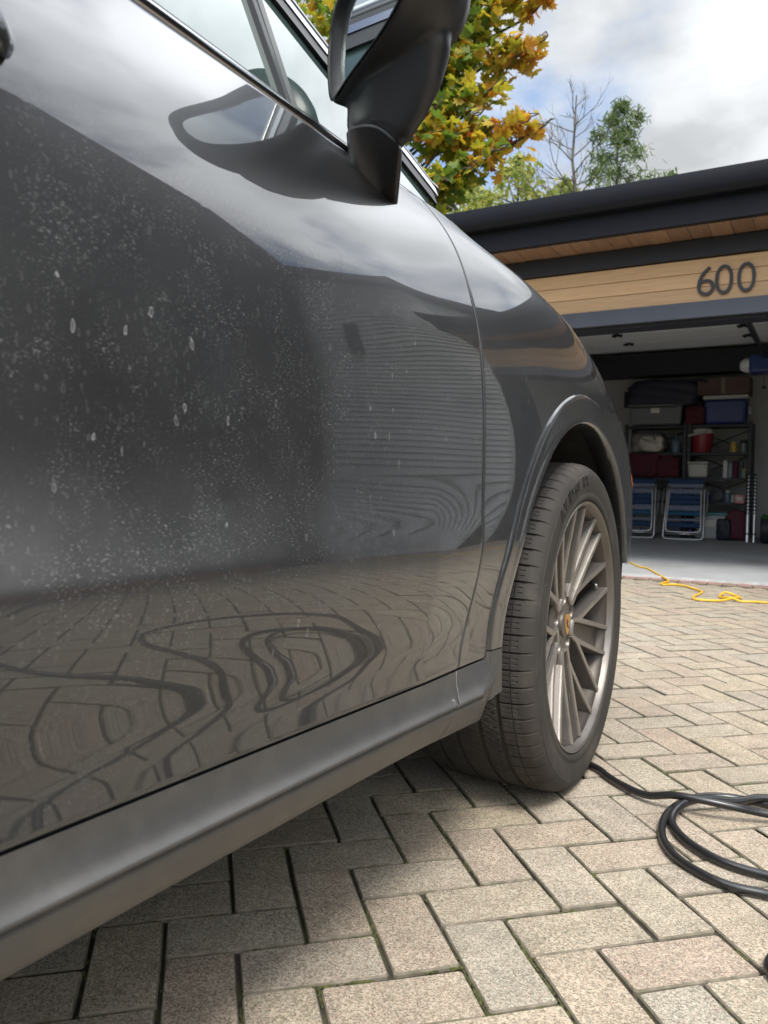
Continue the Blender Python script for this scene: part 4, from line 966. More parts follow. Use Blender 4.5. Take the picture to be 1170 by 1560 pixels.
def lump(name, c, d, m, par, seed, n=18, sag=.12, top=.5):
    """soft bag: a rounded box whose faces crease and slump"""
    r = random.Random(seed); bm = bmesh.new(); bmesh.ops.create_cube(bm, size=1); bmesh.ops.subdivide_edges(bm, edges=list(bm.edges), cuts=9, use_grid_fill=True)
    ph = [r.uniform(0, 6) for _ in range(9)]; V = []
    for v in bm.verts:
        p = v.co*2; q = Vector((p.x, p.y, p.z))
        l = (abs(p.x)**7+abs(p.y)**7+abs(p.z)**7)**(1/7); mx_ = max(abs(p.x), abs(p.y), abs(p.z), 1e-6); q = p*(mx_/max(l, 1e-6))
        w_ = .06*math.sin(q.x*5+ph[0]+2*q.z)+.05*math.sin(q.x*11+ph[1])*math.cos(q.z*7+ph[2])+.04*math.sin(q.z*9+ph[3]+q.x*4)
        q = q*(1+w_*.6); q.z -= sag*(q.x*q.x)*(.5+.5*q.z) * top
        V.append((c[0]+q.x*d[0]/2, c[1]+q.y*d[1]/2, c[2]+max(q.z, -1)*d[2]/2))
    F = [[v.index for v in f.verts] for f in bm.faces]; bm.free(); return mesh(name, V, F, m, par, True)
plast = lambda n, c, r=.4: mat(n, c, r, var=.06, vscale=6)
DGREY = plast('grey_bin_plastic', (.11, .115, .12)); NAVY = mat('navy_bag_fabric', (.012, .014, .03), .6, bump=.3, bscale=120); MAROON = mat('maroon_fabric', (.075, .009, .018), .85, var=.2, vscale=14, bump=.3, bscale=200)
BLUE = plast('blue_cooler_plastic', (.012, .032, .14)); CREAM = plast('cream_plastic', (.40, .39, .36)); REDP2 = plast('red_cooler_plastic', (.20, .014, .022)); BROWN = mat('brown_carton', (.10, .065, .055), .9, var=.1)
YEL = plast('yellow_tin', (.45, .30, .05)); SILV = mat('silver_cool_bag', (.22, .20, .175), .35, .6, var=.2, vscale=16, bump=1.0, bscale=26); STEELB = plast('steel_blue_bottle', (.08, .12, .16), .3); PINK = plast('pink_pack', (.55, .22, .22)); CLEAR = plast('cloudy_tub_plastic', (.40, .42, .42), .3); TEAL = plast('teal_lid', (.05, .22, .22)); PAPERC = plast('paper_label', (.6, .58, .52), .8)
# top of the shelves
t = thing('storage_bin', (-1.90, 10.36, ZT), 'dark grey plastic storage bin with a paper label under the navy bag', 'storage bin')
part('body', [box((0, 0, .115), (.60, .36, .225), .02, None, 1.06)], DGREY, t); part('lid', [((0, 0, .245), (.66, .41, .03))], DGREY, t, .01); part('label', [((0.0, -.186, .18), (.105, .008, .06))], PAPERC, t, .001); part('latch', [((.26, -.185, .20), (.05, .02, .05))], DGREY, t, .006)
t = thing('duffel_bag', (-1.82, 10.36, ZT+.26), 'navy blue soft duffel bag slumped on top of the grey bin', 'bag'); lump('bag', (0, 0, .14), (.86, .42, .34), NAVY, t, 4, sag=.3)
V, F = tube(catmull([(.25, -.10, .24), (.38, -.2, .27), (.50, -.2, .25), (.56, -.1, .255)], 6), .018, 8); mesh('strap', V, F, NAVY, t)
t = thing('cooler', (-1.095, 10.36, ZT), 'blue picnic cooler with cream lid on the top shelf', 'cooler')
part('body', [box((0, 0, .145), (.44, .34, .29), .03, None, 1.08)], BLUE, t); part('lid', [((0, 0, .318), (.50, .38, .05))], CREAM, t, .015); part('handle', [((.257, 0, .16), (.03, .16, .09))], CREAM, t, .01)
t = thing('carton', (-1.12, 10.36, ZT+.345), 'flat brown carton lying on the blue cooler', 'carton'); part('box', [((0, 0, .105), (.58, .40, .20))], BROWN, t, .008); part('tape', [((0, -.201, .105), (.05, .002, .2))], mat('carton_tape', (.17, .12, .09), .4), t, .0005)
t = thing('tote_bag', (-1.44, 10.33, ZT), 'small red patterned bag squeezed between grey bin and blue cooler', 'bag'); lump('bag', (0, 0, .115), (.24, .28, .24), MAROON, t, 9); V, F = tube(catmull([(-.06, -.14, .2), (-.04, -.17, .27), (.04, -.17, .27), (.06, -.14, .2)], 6), .008, 6); mesh('handle', V, F, NAVY, t)
# upper middle shelf
t = thing('cool_bag', (-1.99, 10.32, Z3), 'crumpled silver insulated bag on the shelf under the grey bin', 'bag'); lump('bag', (0, 0, .125), (.42, .30, .26), SILV, t, 12, sag=.05); V, F = tube(catmull([(-.1, -.15, .16), (-.06, -.17, .22), (.06, -.17, .22), (.1, -.15, .16)], 6), .009, 6); mesh('handle', V, F, DGREY, t)
t = thing('water_jug', (-1.66, 10.28, Z3), 'steel blue round jug beside the silver insulated bag', 'jug'); V, F = lathe([(0, 0), (.056, 0), (.06, .01), (.06, .13), (.05, .16), (.025, .175), (.025, .20), (0, .2)], 20); mesh('body', V, F, STEELB, t, True, 40); V, F = tube(catmull([(.0, -.03, .19), (.0, -.07, .22), (0, -.02, .25), (0, .03, .2)], 5), .006, 6); mesh('handle', V, F, STEELB, t)
t = thing('drinks_cooler', (-1.355, 10.30, Z3), 'red drinks cooler with white lid and tilted white handle', 'cooler'); V, F = lathe([(0, 0), (.105, 0), (.115, .012), (.125, .22), (.125, .235)], 28); mesh('body', V, F, REDP2, t, True, 40); V, F = lathe([(.128, .234), (.13, .245), (.125, .285), (.10, .30), (0, .302)], 28); mesh('lid', V, F, CREAM, t, True, 40)
V, F = tube([(-.15, -.12, .205), (.06, -.135, .255)], .017, 8); mesh('handle', V, F, CREAM, t)
def jar(x, y, z, r, h, m, label, name='jar', cat='jar', lidm=None):
    t = thing(name, (x, y, z), label, cat); V, F = lathe([(0, 0), (r*.95, 0), (r, .008), (r, h*.72), (r*.7, h*.80), (r*.68, h*.84)], 16); mesh('body', V, F, m, t, True, 40)
    V, F = lathe([(r*.74, h*.83), (r*.76, h*.86), (r*.76, h*.98), (r*.7, h), (0, h)], 16); mesh('lid', V, F, lidm or CREAM, t, True, 40); return t
jar(-1.0, 10.28, Z3, .042, .13, YEL, 'yellow tin on the shelf right of the red drinks cooler', 'tin', 'tin', YEL)
jar(-.885, 10.26, Z3, .055, .15, plast('dark_jar', (.08, .10, .09), .2), 'dark glass jar beside the yellow tin', lidm=BLKM); jar(-1.06, 10.24, Z3, .03, .05, PAPERC, 'small white pot in front of the yellow tin', 'pot', 'pot')
t = thing('tool_tray', (-1.14, 10.30, Z3), 'flat dark tray of odds and ends next to the red drinks cooler', 'tray'); part('tray', [((0, 0, .015), (.20, .24, .03)), ((0, -.11, .04), (.2, .02, .03))], BLKM, t); part('tool', [((-.03, 0, .045), (.12, .03, .03)), ((.05, .03, .045), (.05, .1, .03))], STEELB, t)
# lower middle shelf
t = thing('holdall', (-2.04, 10.30, Z2), 'large square maroon holdall partly hidden behind the car', 'bag'); lump('bag', (0, 0, .15), (.40, .34, .31), MAROON, t, 21, sag=.02); V, F = tube(catmull([(-.1, -.15, .2), (-.1, -.19, .05), (.1, -.19, .05), (.1, -.15, .2)], 6), .008, 6); mesh('strap', V, F, NAVY, t)
t = thing('soft_bag', (-1.735, 10.30, Z2), 'rounded maroon bag right of the square maroon holdall', 'bag'); lump('bag', (0, 0, .135), (.28, .30, .28), MAROON, t, 23, sag=.5); V, F = tube(catmull([(-.05, -.14, .18), (0, -.17, .22), (.05, -.14, .18)], 6), .007, 6); mesh('strap', V, F, NAVY, t)
t = thing('tub', (-1.38, 10.30, Z2), 'cream plastic tub under the red drinks cooler', 'tub'); part('body', [box((0, 0, .085), (.21, .26, .17), .02, None, 1.1)], CREAM, t); part('lid', [((0, 0, .182), (.25, .31, .022))], CREAM, t, .006)
for i, (x, w_, h, m, lb, nm, ct) in enumerate([(-1.075, .05, .20, CREAM, 'white carton standing between the cross braces', 'carton', 'carton'), (-1.02, .045, .175, STEELB, 'slate blue packet right of the white carton', 'packet', 'packet'), (-.965, .05, .19, MAROON, 'maroon packet in the row on the lower shelf', 'packet', 'packet'), (-.905, .05, .205, BLKM, 'black tall box at the end of the row', 'box', 'box')]):
    t = thing(nm, (x, 10.27, Z2), lb, ct); part('body', [((0, 0, h/2), (w_, .16, h))], m, t, .004); part('flap', [((0, 0, h+.006), (w_*.7, .12, .012))], m, t, .003)
jar(-.868, 10.2, Z2, .03, .11, plast('green_jar', (.16, .2, .15), .25), 'pale green jar in front of the black box', lidm=YEL)
# lowest shelf
for i, (x, r, h, m, lb) in enumerate([(-1.27, .04, .12, BLUE, 'blue bottle at the end of the lowest shelf beside the folded chair'), (-1.045, .045, .15, STEELB, 'grey blue spray bottle on the lowest shelf'), (-.985, .03, .10, CREAM, 'small white bottle left of the pink pack')]): jar(x, 10.24, Z1, r, h, m, lb, 'bottle', 'bottle')
t = thing('cable_reel', (-1.16, 10.28, Z1), 'dark tangle of cable coiled on the lowest shelf', 'cable')
for j in range(5):
    rr = .06+.008*j; a = [(rr*math.cos(u)+.02*math.sin(j*2), .02*j-.05+.02*math.sin(u*2+j), .095+rr*math.sin(u)*1.15) for u in np.linspace(0, 2*PI, 22, endpoint=False)]; V, F = tube(a, .009, 6, False, True); mesh('coil', V, F, BLKM if j % 2 else DGREY, t)
t = thing('pack', (-.905, 10.22, Z1), 'pink and white pack at the right end of the lowest shelf', 'pack'); part('body', [((0, 0, .05), (.10, .12, .10))], PINK, t, .006); part('label', [((0, -.061, .055), (.06, .003, .04))], PAPERC, t, .001)
# on the floor
GB = GZ(10.25)
t = thing('storage_tub', (-1.21, 10.22, GB), 'cloudy plastic storage tub with teal lid under the shelves', 'storage bin'); part('body', [box((0, 0, .145), (.32, .36, .29), .025, None, 1.1)], CLEAR, t); part('lid', [((0, 0, .305), (.38, .43, .03))], TEAL, t, .01); part('label', [((.02, -.197, .19), (.14, .006, .08))], PAPERC, t, .001)
t = thing('backpack', (-.955, 10.14, GB-.005), 'dull red and black backpack on the floor beside the ladder', 'backpack'); lump('bag', (0.03, 0, .18), (.27, .24, .36), mat('dull_red_pack', (.085, .018, .028), .8, var=.3, vscale=12), t, 31, sag=.35); lump('pocket', (-.10, -.10, .13), (.16, .16, .26), NAVY, t, 33, sag=.3)
V, F = tube(catmull([(-.08, -.12, .26), (-.14, -.2, .14), (-.05, -.22, .04), (.05, -.16, .03)], 6), .012, 6); mesh('strap', V, F, NAVY, t)
t = thing('hose_reel', (-.585, 9.80, GZ(9.8)), 'round black wheel shaped reel with green hose by the garage wall', 'hose reel')
V, F = lathe([(.05, -.05), (.12, -.06), (.15, -.055), (.16, -.03), (.16, .03), (.15, .055), (.12, .06), (.05, .05)], 32); mesh('drum', [(h, a, b+.16) for a, b, h in V], F, BLKM, t, True, 40)
GREENH = plast('green_hose', (.03, .14, .03))
for j in range(3): V, F = tube([((j-1)*.03, .12*math.cos(u), .20+.12*math.sin(u)) for u in np.linspace(.2, 2.6, 14)], .014, 6); mesh('hose', V, F, GREENH, t)
t = thing('telescopic_ladder', (-.765, 9.86, GZ(9.86)), 'collapsed silver telescopic ladder leaning against the dark shelves', 'ladder')
ALU = mat('brushed_aluminium', (.62, .62, .62), .3, .95)
for sx, kx in ((-.035, 0), (.035, 1)):
    lean = lambda z: .16*z/.78
    for z0, z1 in ((0.0, .085), (.10, .32)):
        V, F = tube([(sx+.015*(.8-z0), lean(z0), z0), (sx+.015*(.8-z1), lean(z1), z1)], .021-.004*kx, 12); mesh('stile', V, F, ALU, t, True, 40)
    for k in range(11):
        z0 = .335+k*.041; V, F = tube([(sx+.015*(.8-z0), lean(z0), z0), (sx+.015*(.8-z0), lean(z0+.024), z0+.024)], .0185-.003*kx-.0004*k, 12); mesh('stile_section', V, F, ALU, t, True, 40)
        V, F = tube([(sx+.015*(.8-z0), lean(z0+.024), z0+.024), (sx+.015*(.8-z0), lean(z0+.041), z0+.041)], .0215-.003*kx, 12); mesh('collar', V, F, BLKM, t, True, 40)
    V, F = tube([(sx+.015*.7, lean(.085), .085), (sx+.015*.7, lean(.1), .1)], .025, 12); mesh('collar', V, F, BLKM, t, True, 40)
for k in range(12):
    z0 = .09+.0 if k == 0 else .30+k*.041; part('rung', [((.012*(.8-z0), lean(z0)+.0, z0), (.06, .025, .012))], BLKM, t, .003)
# folded beach chairs
STRB = mat('blue_chair_fabric', (.014, .045, .12), .8, var=.15, vscale=20); STRG = mat('grey_blue_chair_fabric', (.16, .18, .25), .8, var=.1, vscale=20); STRL = mat('teal_chair_fabric', (.015, .085, .17), .8)
def beach_chair(x, lab):
    c = thing('folded_beach_chair', (x, 9.80, GZ(9.80)), lab, 'beach chair', 'folded beach chairs leaning on the shelves'); tilt = .30
    q = lambda u, w_, d=0.0: (u, w_*math.sin(tilt)*.9-d, w_*math.cos(tilt))
    W = .225
    for dw, (wa, wb), d, rr in ((0, (.012, .70), .03, .0115), (-.03, (.10, .66), .065, .010)):
        w2 = W+dw; P = [q(-w2+.02, wb, d), q(-w2, wa+.08, d), q(-w2+.012, wa+.022, d), q(-w2+.05, wa, d), q(w2-.05, wa, d), q(w2-.012, wa+.022, d), q(w2, wa+.08, d), q(w2-.02, wb, d)]
        V, F = tube(catmull(P, 5), rr, 8); mesh('frame_tube', V, F, ALU, c)
    for z_ in (.075, .17):
        V, F = tube([q(-W+.01, z_, .045), q(W-.01, z_, .045)], .009, 8); mesh('cross_tube', V, F, ALU, c)
    bands = [(.70, .755, STRB), (.645, .70, STRG), (.57, .635, STRG), (.50, .565, STRB), (.435, .50, STRB), (.36, .43, STRG), (.30, .355, STRL), (.23, .265, STRG), (.155, .215, STRB)]
    for k, (a_, b_, m_) in enumerate(bands):
        w2 = .185 if k not in (0, 1) else .20; r_ = []
        for w_ in np.linspace(a_, b_, 4):
            r_.append([q(u, w_, .055+.014*math.sin((w_-a_)/(b_-a_)*PI)+.006*math.cos(u*8)) for u in np.linspace(-w2, w2, 8)])
        bk = [[(p[0], p[1]+.03, p[2]) for p in row] for row in r_]
        n_, m2 = 4, 8; V = [p for row in r_ for p in row]+[p for row in bk for p in row]; F = grid_faces(n_, m2)+[tuple(x+n_*m2 for x in f[::-1]) for f in grid_faces(n_, m2)]
        for i in range(m2-1): F += [(i, i+1, n_*m2+i+1, n_*m2+i), ((n_-1)*m2+i+1, (n_-1)*m2+i, n_*m2+(n_-1)*m2+i, n_*m2+(n_-1)*m2+i+1)]
        mesh('fabric_band', V, F, m_, c)
    for s in (-1, 1):
        V, F = tube(catmull([q(s*(W+.015), .60, .05), q(s*(W+.03), .45, .06), q(s*(W+.02), .30, .05)], 5), .013, 8); mesh('armrest', V, F, DGREY, c)
    part('foot_strap', [(q(-.08, .115, .03), (.04, .03, .04)), (q(.08, .115, .03), (.04, .03, .04))], BLUE, c, .008)
    return c
beach_chair(-1.475, 'folded blue and grey striped beach chair, fully visible beside the storage tub'); beach_chair(-2.03, 'folded blue striped beach chair half hidden behind the parked car')
# opener hanging from the ceiling
OPB = plast('white_opener_cover', (.62, .63, .64)); 
t = thing('garage_door_opener', (-.62, 9.35, 2.03), 'white and blue garage door opener hanging from the garage ceiling', 'door opener')
part('housing', [((.02, 0, 0), (.34, .30, .19))], BLUE, t, .03); V, F = loft([[( -.15, .12*math.cos(a), .08*math.sin(a)) for a in np.linspace(0, 2*PI, 14, endpoint=False)], [(-.20, .115*math.cos(a), .075*math.sin(a)) for a in np.linspace(0, 2*PI, 14, endpoint=False)], [(-.245, .07*math.cos(a), .045*math.sin(a)) for a in np.linspace(0, 2*PI, 14, endpoint=False)]]); mesh('lamp_cover', V, F, OPB, t, True, 50)
part('hanger', [((-.09, 0, .22), (.02, .03, .26)), ((.12, 0, .22), (.02, .03, .26))], SHELFM, t, .002); part('rail', [((.0, -1.5, .06), (.04, 2.8, .04))], SHELFM, t, .003)
V, F = tube([(.0, -.1, -.08), (.0, -.1, -.24)], .004, 6); mesh('pull_cord', V, F, REDP2, t); part('pull_handle', [((0, -.1, -.255), (.05, .02, .03))], BLKM, t, .006)
# ================================================================== CORD AND HOSE ON THE DRIVE
CORDM = plast('yellow_cord', (.70, .40, .02), .45); HOSEM = mat('black_rubber_hose', (.012, .012, .013), .32, spec=.6, var=.1, vscale=30, bump=.05, bscale=800)
HOSEF = mat('hose_end_fitting', (.03, .03, .03), .3)
cz = lambda y: .0075+(GZ(y) if y > 6.2 else 0.004 if y > 6.0 else 0)
c1 = [(-1.60, 7.3), (-1.436, 6.891), (-1.344, 6.713), (-1.276, 6.646), (-1.149, 6.354), (-1.015, 6.055), (-.985, 5.93), (-1.012, 5.831), (-.985, 5.74), (-.919, 5.80), (-.848, 5.76), (-.768, 5.635), (-.700, 5.50), (-.700, 5.34), (-.711, 5.204), (-.69, 5.10), (-.636, 5.085), (-.549, 5.125), (-.47, 5.21), (-.450, 5.32), (-.49, 5.43), (-.55, 5.45), (-.575, 5.38), (-.56, 5.28), (-.50, 5.20), (-.435, 5.17), (-.37, 5.19), (-.29, 5.204), (.1, 5.15), (.6, 5.3), (1.2, 5.2), (1.9, 5.55), (2.6, 5.6)]
P3 = []
for i, (x, y) in enumerate(c1): P3.append((x, y, cz(y)+(.014 if 17 <= i <= 24 and i % 3 == 0 else 0)))
V, F = tube(catmull(P3, 7), .0072, 8); o = mesh('extension_cord', V, F, CORDM); tag(o, 'yellow extension cord lying in a loose knot before the garage', 'cord')
# the garden hose: coil beside the wheel, then a long loose tail on the drive
hp = [(-.85, 2.05, .011), (-.62, 1.96, .011), (-.469, 1.873, .011), (-.426, 1.828, .011), (-.379, 1.784, .012), (-.321, 1.745, .016), (-.265, 1.728, .034), (-.206, 1.722, .038), (-.145, 1.735, .032), (-.086, 1.765, .02), (.05, 1.80, .012), (.17, 1.72, .011), (.20, 1.60, .011), (.12, 1.48, .011), (-.0, 1.425, .011), (-.065, 1.430, .011), (-.126, 1.428, .011), (-.182, 1.455, .011), (-.227, 1.499, .011), (-.260, 1.574, .011), (-.268, 1.668, .012), (-.249, 1.757, .013), (-.211, 1.818, .012), (-.155, 1.845, .011), (-.089, 1.834, .013), (.0, 1.80, .022), (.10, 1.74, .03), (.14, 1.64, .026), (.09, 1.54, .024), (.0, 1.495, .013), (-.07, 1.501, .011), (-.123, 1.507, .011), (-.169, 1.528, .011), (-.222, 1.58, .011), (-.253, 1.646, .011), (-.250, 1.695, .020), (-.222, 1.738, .031), (-.150, 1.795, .022), (-.09, 1.842, .026), (.05, 1.90, .012), (.22, 1.98, .011), (.42, 1.90, .011), (.55, 1.72, .011), (.52, 1.50, .011), (.36, 1.36, .011), (.18, 1.32, .011), (.02, 1.30, .011), (-.045, 1.245, .011), (-.035, 1.18, .011), (.08, 1.10, .011), (.30, 1.02, .011), (.58, 1.08, .011), (.85, 1.25, .011), (1.05, 1.05, .011), (1.0, .75, .011), (.75, .62, .011), (.55, .75, .012), (.62, .98, .012), (.9, 1.12, .030), (1.25, 1.0, .012), (1.5, 1.3, .011), (1.8, 1.9, .011), (2.3, 2.4, .011), (2.7, 3.3, .011)]
V, F = tube(catmull(hp, 8), .0079, 10); hose = mesh('garden_hose', V, F, HOSEM); tag(hose, 'black rubber hose coiled on the pavers beside the front wheel', 'hose')
V, F = lathe([(0, -.03), (.013, -.03), (.014, -.02), (.014, .02), (.010, .03), (.0, .03)], 14); mesh('hose_coupling', [(a+2.70, h+3.33, b+.014) for a, b, h in V], F, HOSEF, hose, True, 40)
# ================================================================== TREES
BARK = mat('brown_bark', (.07, .055, .042), .95, var=.3, vscale=20, bump=.8, bscale=40)
TWIG = mat('grey_twig', (.10, .085, .075), .9, var=.2, vscale=10)
LEAFM = [leaf_material('green_maple_leaf', (.10, .17, .022), (.17, .23, .025)), leaf_material('yellow_green_maple_leaf', (.27, .30, .025), (.45, .38, .03)), leaf_material('golden_maple_leaf', (.56, .36, .03), (.44, .36, .03)), leaf_material('orange_maple_leaf', (.52, .22, .025), (.47, .28, .03)), leaf_material('russet_maple_leaf', (.30, .09, .02), (.36, .15, .025))]
half = [(0, 1.0), (.09, .78), (.20, .82), (.17, .58), (.30, .52), (.56, .70), (.52, .48), (.74, .40), (.50, .20), (.62, .02), (.40, .06), (.30, -.10), (.16, -.04), (.02, -.08)]
def leaf_mesh(m, s):
    o = half+[(-x, y) for x, y in half[::-1][:-1] if x > .0]; o = [(x*.5, y*.5) for x, y in o]
    r = random.Random(s); f1, f2 = r.uniform(.15, .75), r.uniform(-.5, .5)
    V = [(x, y, abs(x)*f1+f2*y*y+r.uniform(-.012, .012)) for x, y in o]+[(0, .12, .015)]; n = len(o); c = n
    F = [(i, (i+1) % n, c) for i in range(n)]
    V += [(-.004, -.04, 0), (.004, -.04, 0), (.004, -.40, -.08), (-.004, -.40, -.08)]; F.append((n+1, n+2, n+3, n+4))
    me = bpy.data.meshes.new('leaf'); me.from_pydata(V, [], F); me.update(); me.materials.append(m); return me, V, F
LV = [[leaf_mesh(m, i*10+s) for s in range(3)] for i, m in enumerate(LEAFM)]
def branchy(A, p, d, L, r, lvl, rnd, droop=0.0, kids=3, spread=.7, tips=None):
    n = 5; P = [np.array(p)]; dd = np.array(d)/np.linalg.norm(d)
    for i in range(n): dd = dd+np.array([rnd.gauss(0, .09), rnd.gauss(0, .09), rnd.gauss(0, .07)-droop]); dd /= np.linalg.norm(dd); P.append(P[-1]+dd*L/n)
    A.add(*tube(np.array(P), np.linspace(r, r*.45, n+1), 6 if lvl > 1 else 4))
    if tips is not None and lvl <= 1: tips.extend([(q, dd) for q in P[2:]])
    if lvl > 0:
        for k in range(kids):
            i = rnd.randint(2, n); nd = dd+np.array([rnd.gauss(0, spread), rnd.gauss(0, spread), rnd.gauss(.1, spread*.6)]); branchy(A, P[i], nd, L*rnd.uniform(.5, .75), r*.5, lvl-1, rnd, droop, kids, spread, tips)
TRX, TRY = -5.1, 7.4
mp_ = tag(empty('maple_tree', (TRX, TRY, 0)), 'autumn maple with green, gold and orange leaves above the car', 'tree')
mrn = random.Random(21)
A = Acc(); tz = np.linspace(-.06, 5.2, 12); A.add(*tube([(.10*math.sin(z*1.1), .08*math.cos(z*.9), z) for z in tz], np.linspace(.20, .09, 12), 10)); A.build('trunk', BARK, mp_)
# sprays of leaves: (centre, radius, count, colour weights green..russet)
SPR = [
 ((-3.55, 6.55, 4.85), .55, 190, (5, 3, 1, 0, 0)), ((-3.11, 6.45, 4.75), .42, 150, (4, 4, 1.5, .3, 0)), ((-2.88, 6.55, 4.95), .36, 120, (3, 4, 2, .4, 0)), ((-2.58, 6.55, 4.92), .26, 70, (1, 3, 3, 1.2, .1)), ((-2.38, 6.62, 4.80), .13, 22, (0, 0, 1, 4, 1)),
 ((-3.21, 6.35, 4.30), .36, 130, (4, 4, 1, .2, 0)), ((-3.01, 6.45, 4.35), .30, 90, (2, 4, 2, .6, 0)), ((-2.66, 6.50, 4.42), .20, 46, (1, 3, 3, 1.4, .1)), ((-2.46, 6.52, 4.38), .13, 26, (0, .4, 3, 3, .3)), ((-2.94, 6.40, 4.02), .20, 44, (2, 4, 2, .5, .2)), ((-2.74, 6.40, 4.02), .12, 20, (1, 3, 2, 1, 0)),
 ((-3.16, 6.20, 3.85), .30, 80, (3, 3, 2, 1, .3)), ((-3.01, 6.20, 3.55), .24, 70, (2, 3, 3, 2, .5)), ((-2.84, 6.25, 3.72), .12, 14, (2, 2, 2, 1, 0)), ((-2.71, 6.30, 3.62), .17, 34, (.4, 1, 3, 3, .6)), ((-2.48, 6.35, 3.66), .15, 28, (0, .5, 3, 3.4, .6)), ((-2.36, 6.38, 3.60), .09, 14, (0, 0, 2, 4, 1)),
 ((-3.06, 6.15, 3.22), .26, 78, (2.5, 4, 2, .7, .2)), ((-2.88, 6.20, 3.30), .19, 46, (2.5, 4, 2, .5, 0)), ((-2.68, 6.22, 3.42), .15, 30, (1, 2, 3, 2, .3)), ((-3.21, 6.15, 2.98), .18, 40, (4, 3, 1, .3, 0)), ((-3.02, 6.15, 3.02), .12, 20, (3, 4, 1, .3, 0)),
 ((-4.15, 6.30, 4.55), .60, 170, (5, 3, 1, .2, 0)), ((-4.70, 6.4, 5.0), .8, 220, (5, 3, 1, .2, 0)), ((-4.30, 7.4, 5.8), 1.0, 260, (4, 3, 2, 1, 0)), ((-3.30, 7.2, 5.9), .9, 220, (3, 3, 2, 1, 0)), ((-5.60, 7.6, 5.2), 1.1, 240, (4, 3, 2, 1, 0)), ((-5.00, 8.3, 6.2), 1.1, 220, (4, 3, 2, 1, 0)), ((-2.91, 6.9, 5.55), .5, 110, (1, 2, 3, 2, .3)), ((-3.90, 6.3, 3.9), .5, 110, (5, 3, 1, .2, 0)), ((-5.90, 6.6, 4.4), .9, 160, (4, 3, 2, 1, 0)),
]
leaves = []
A = Acc()
for (c, rad, n, wts) in SPR:
    if c[0] < -2.85: wts = (wts[0]*2.0+.6, wts[1]*1.3, wts[2]*.8, wts[3]*.7, wts[4])
    c = np.array(c); base = np.array([TRX, TRY, max(2.6, c[2]-1.1)]); mid = (c+base)/2+np.array([0, 0, .25])
    pts = catmull([base, mid, c, c+(c-mid)*.25], 5); pts = pts+np.array([[mrn.gauss(0, .015) for _ in range(3)] for _ in pts]); pts[0] = base
    A.add(*tube(pts-np.array([TRX, TRY, 0]), np.linspace(.022, .005, len(pts)), 5))
    n = int(n*1.4); nt = max(3, n//9)
    for k in range(nt):
        d = np.array([mrn.gauss(0, 1) for _ in range(3)]); d /= np.linalg.norm(d); e = c+d*rad*mrn.uniform(.45, 1.05)*np.array([1, 1, .85]); s = pts[mrn.randrange(len(pts)*2//3, len(pts))]
        m_ = (s+e)/2+np.array([0, 0, .05]); tw = catmull([s, m_, e], 3); A.add(*tube(tw-np.array([TRX, TRY, 0]), np.linspace(.006, .0025, len(tw)), 3))
        for q in range(n//nt+1):
            u = mrn.uniform(.35, 1.05); pos = tw[min(int(u*len(tw)), len(tw)-1)]+np.array([mrn.gauss(0, .055), mrn.gauss(0, .055), mrn.gauss(-.02, .05)])
            ci = mrn.choices(range(5), wts)[0]; leaves.append((pos, ci, mrn.uniform(.085, .13)))
A.build('branch', BARK, mp_)['kind'] = 'stuff'
def leaf_rot():
    return (Matrix.Rotation(mrn.uniform(0, 2*PI), 3, 'Z') @ Matrix.Rotation(PI-abs(mrn.gauss(.55, .45)), 3, 'X') @ Matrix.Rotation(mrn.gauss(0, .5), 3, 'Y'))
def vis(p):
    q = project(p)
    return q is not None and 440 < q[0] < 900 and -10 < q[1] < 340 and not (480 < q[0] < 600 and q[1] < 200)
order = sorted(range(len(leaves)), key=lambda i: (0 if vis(leaves[i][0]) else 1, np.linalg.norm(leaves[i][0])))
acc5 = Acc()
for k, i in enumerate(order):
    pos, ci, s = leaves[i]; me, V, F = LV[ci][mrn.randrange(3)]; R = leaf_rot(); loc = Vector(pos-np.array([TRX, TRY, 0]))
    if k < 300:
        o = bpy.data.objects.new('leaf', me); o.location = loc; o.rotation_euler = R.to_euler(); o.scale = (s/.55,)*3; link(o, mp_)
    else: acc5.add([R @ (Vector(v)*(s/.55))+loc for v in V], F, ci)
ob = acc5.build('foliage', LEAFM, mp_, False); ob['kind'] = 'stuff'
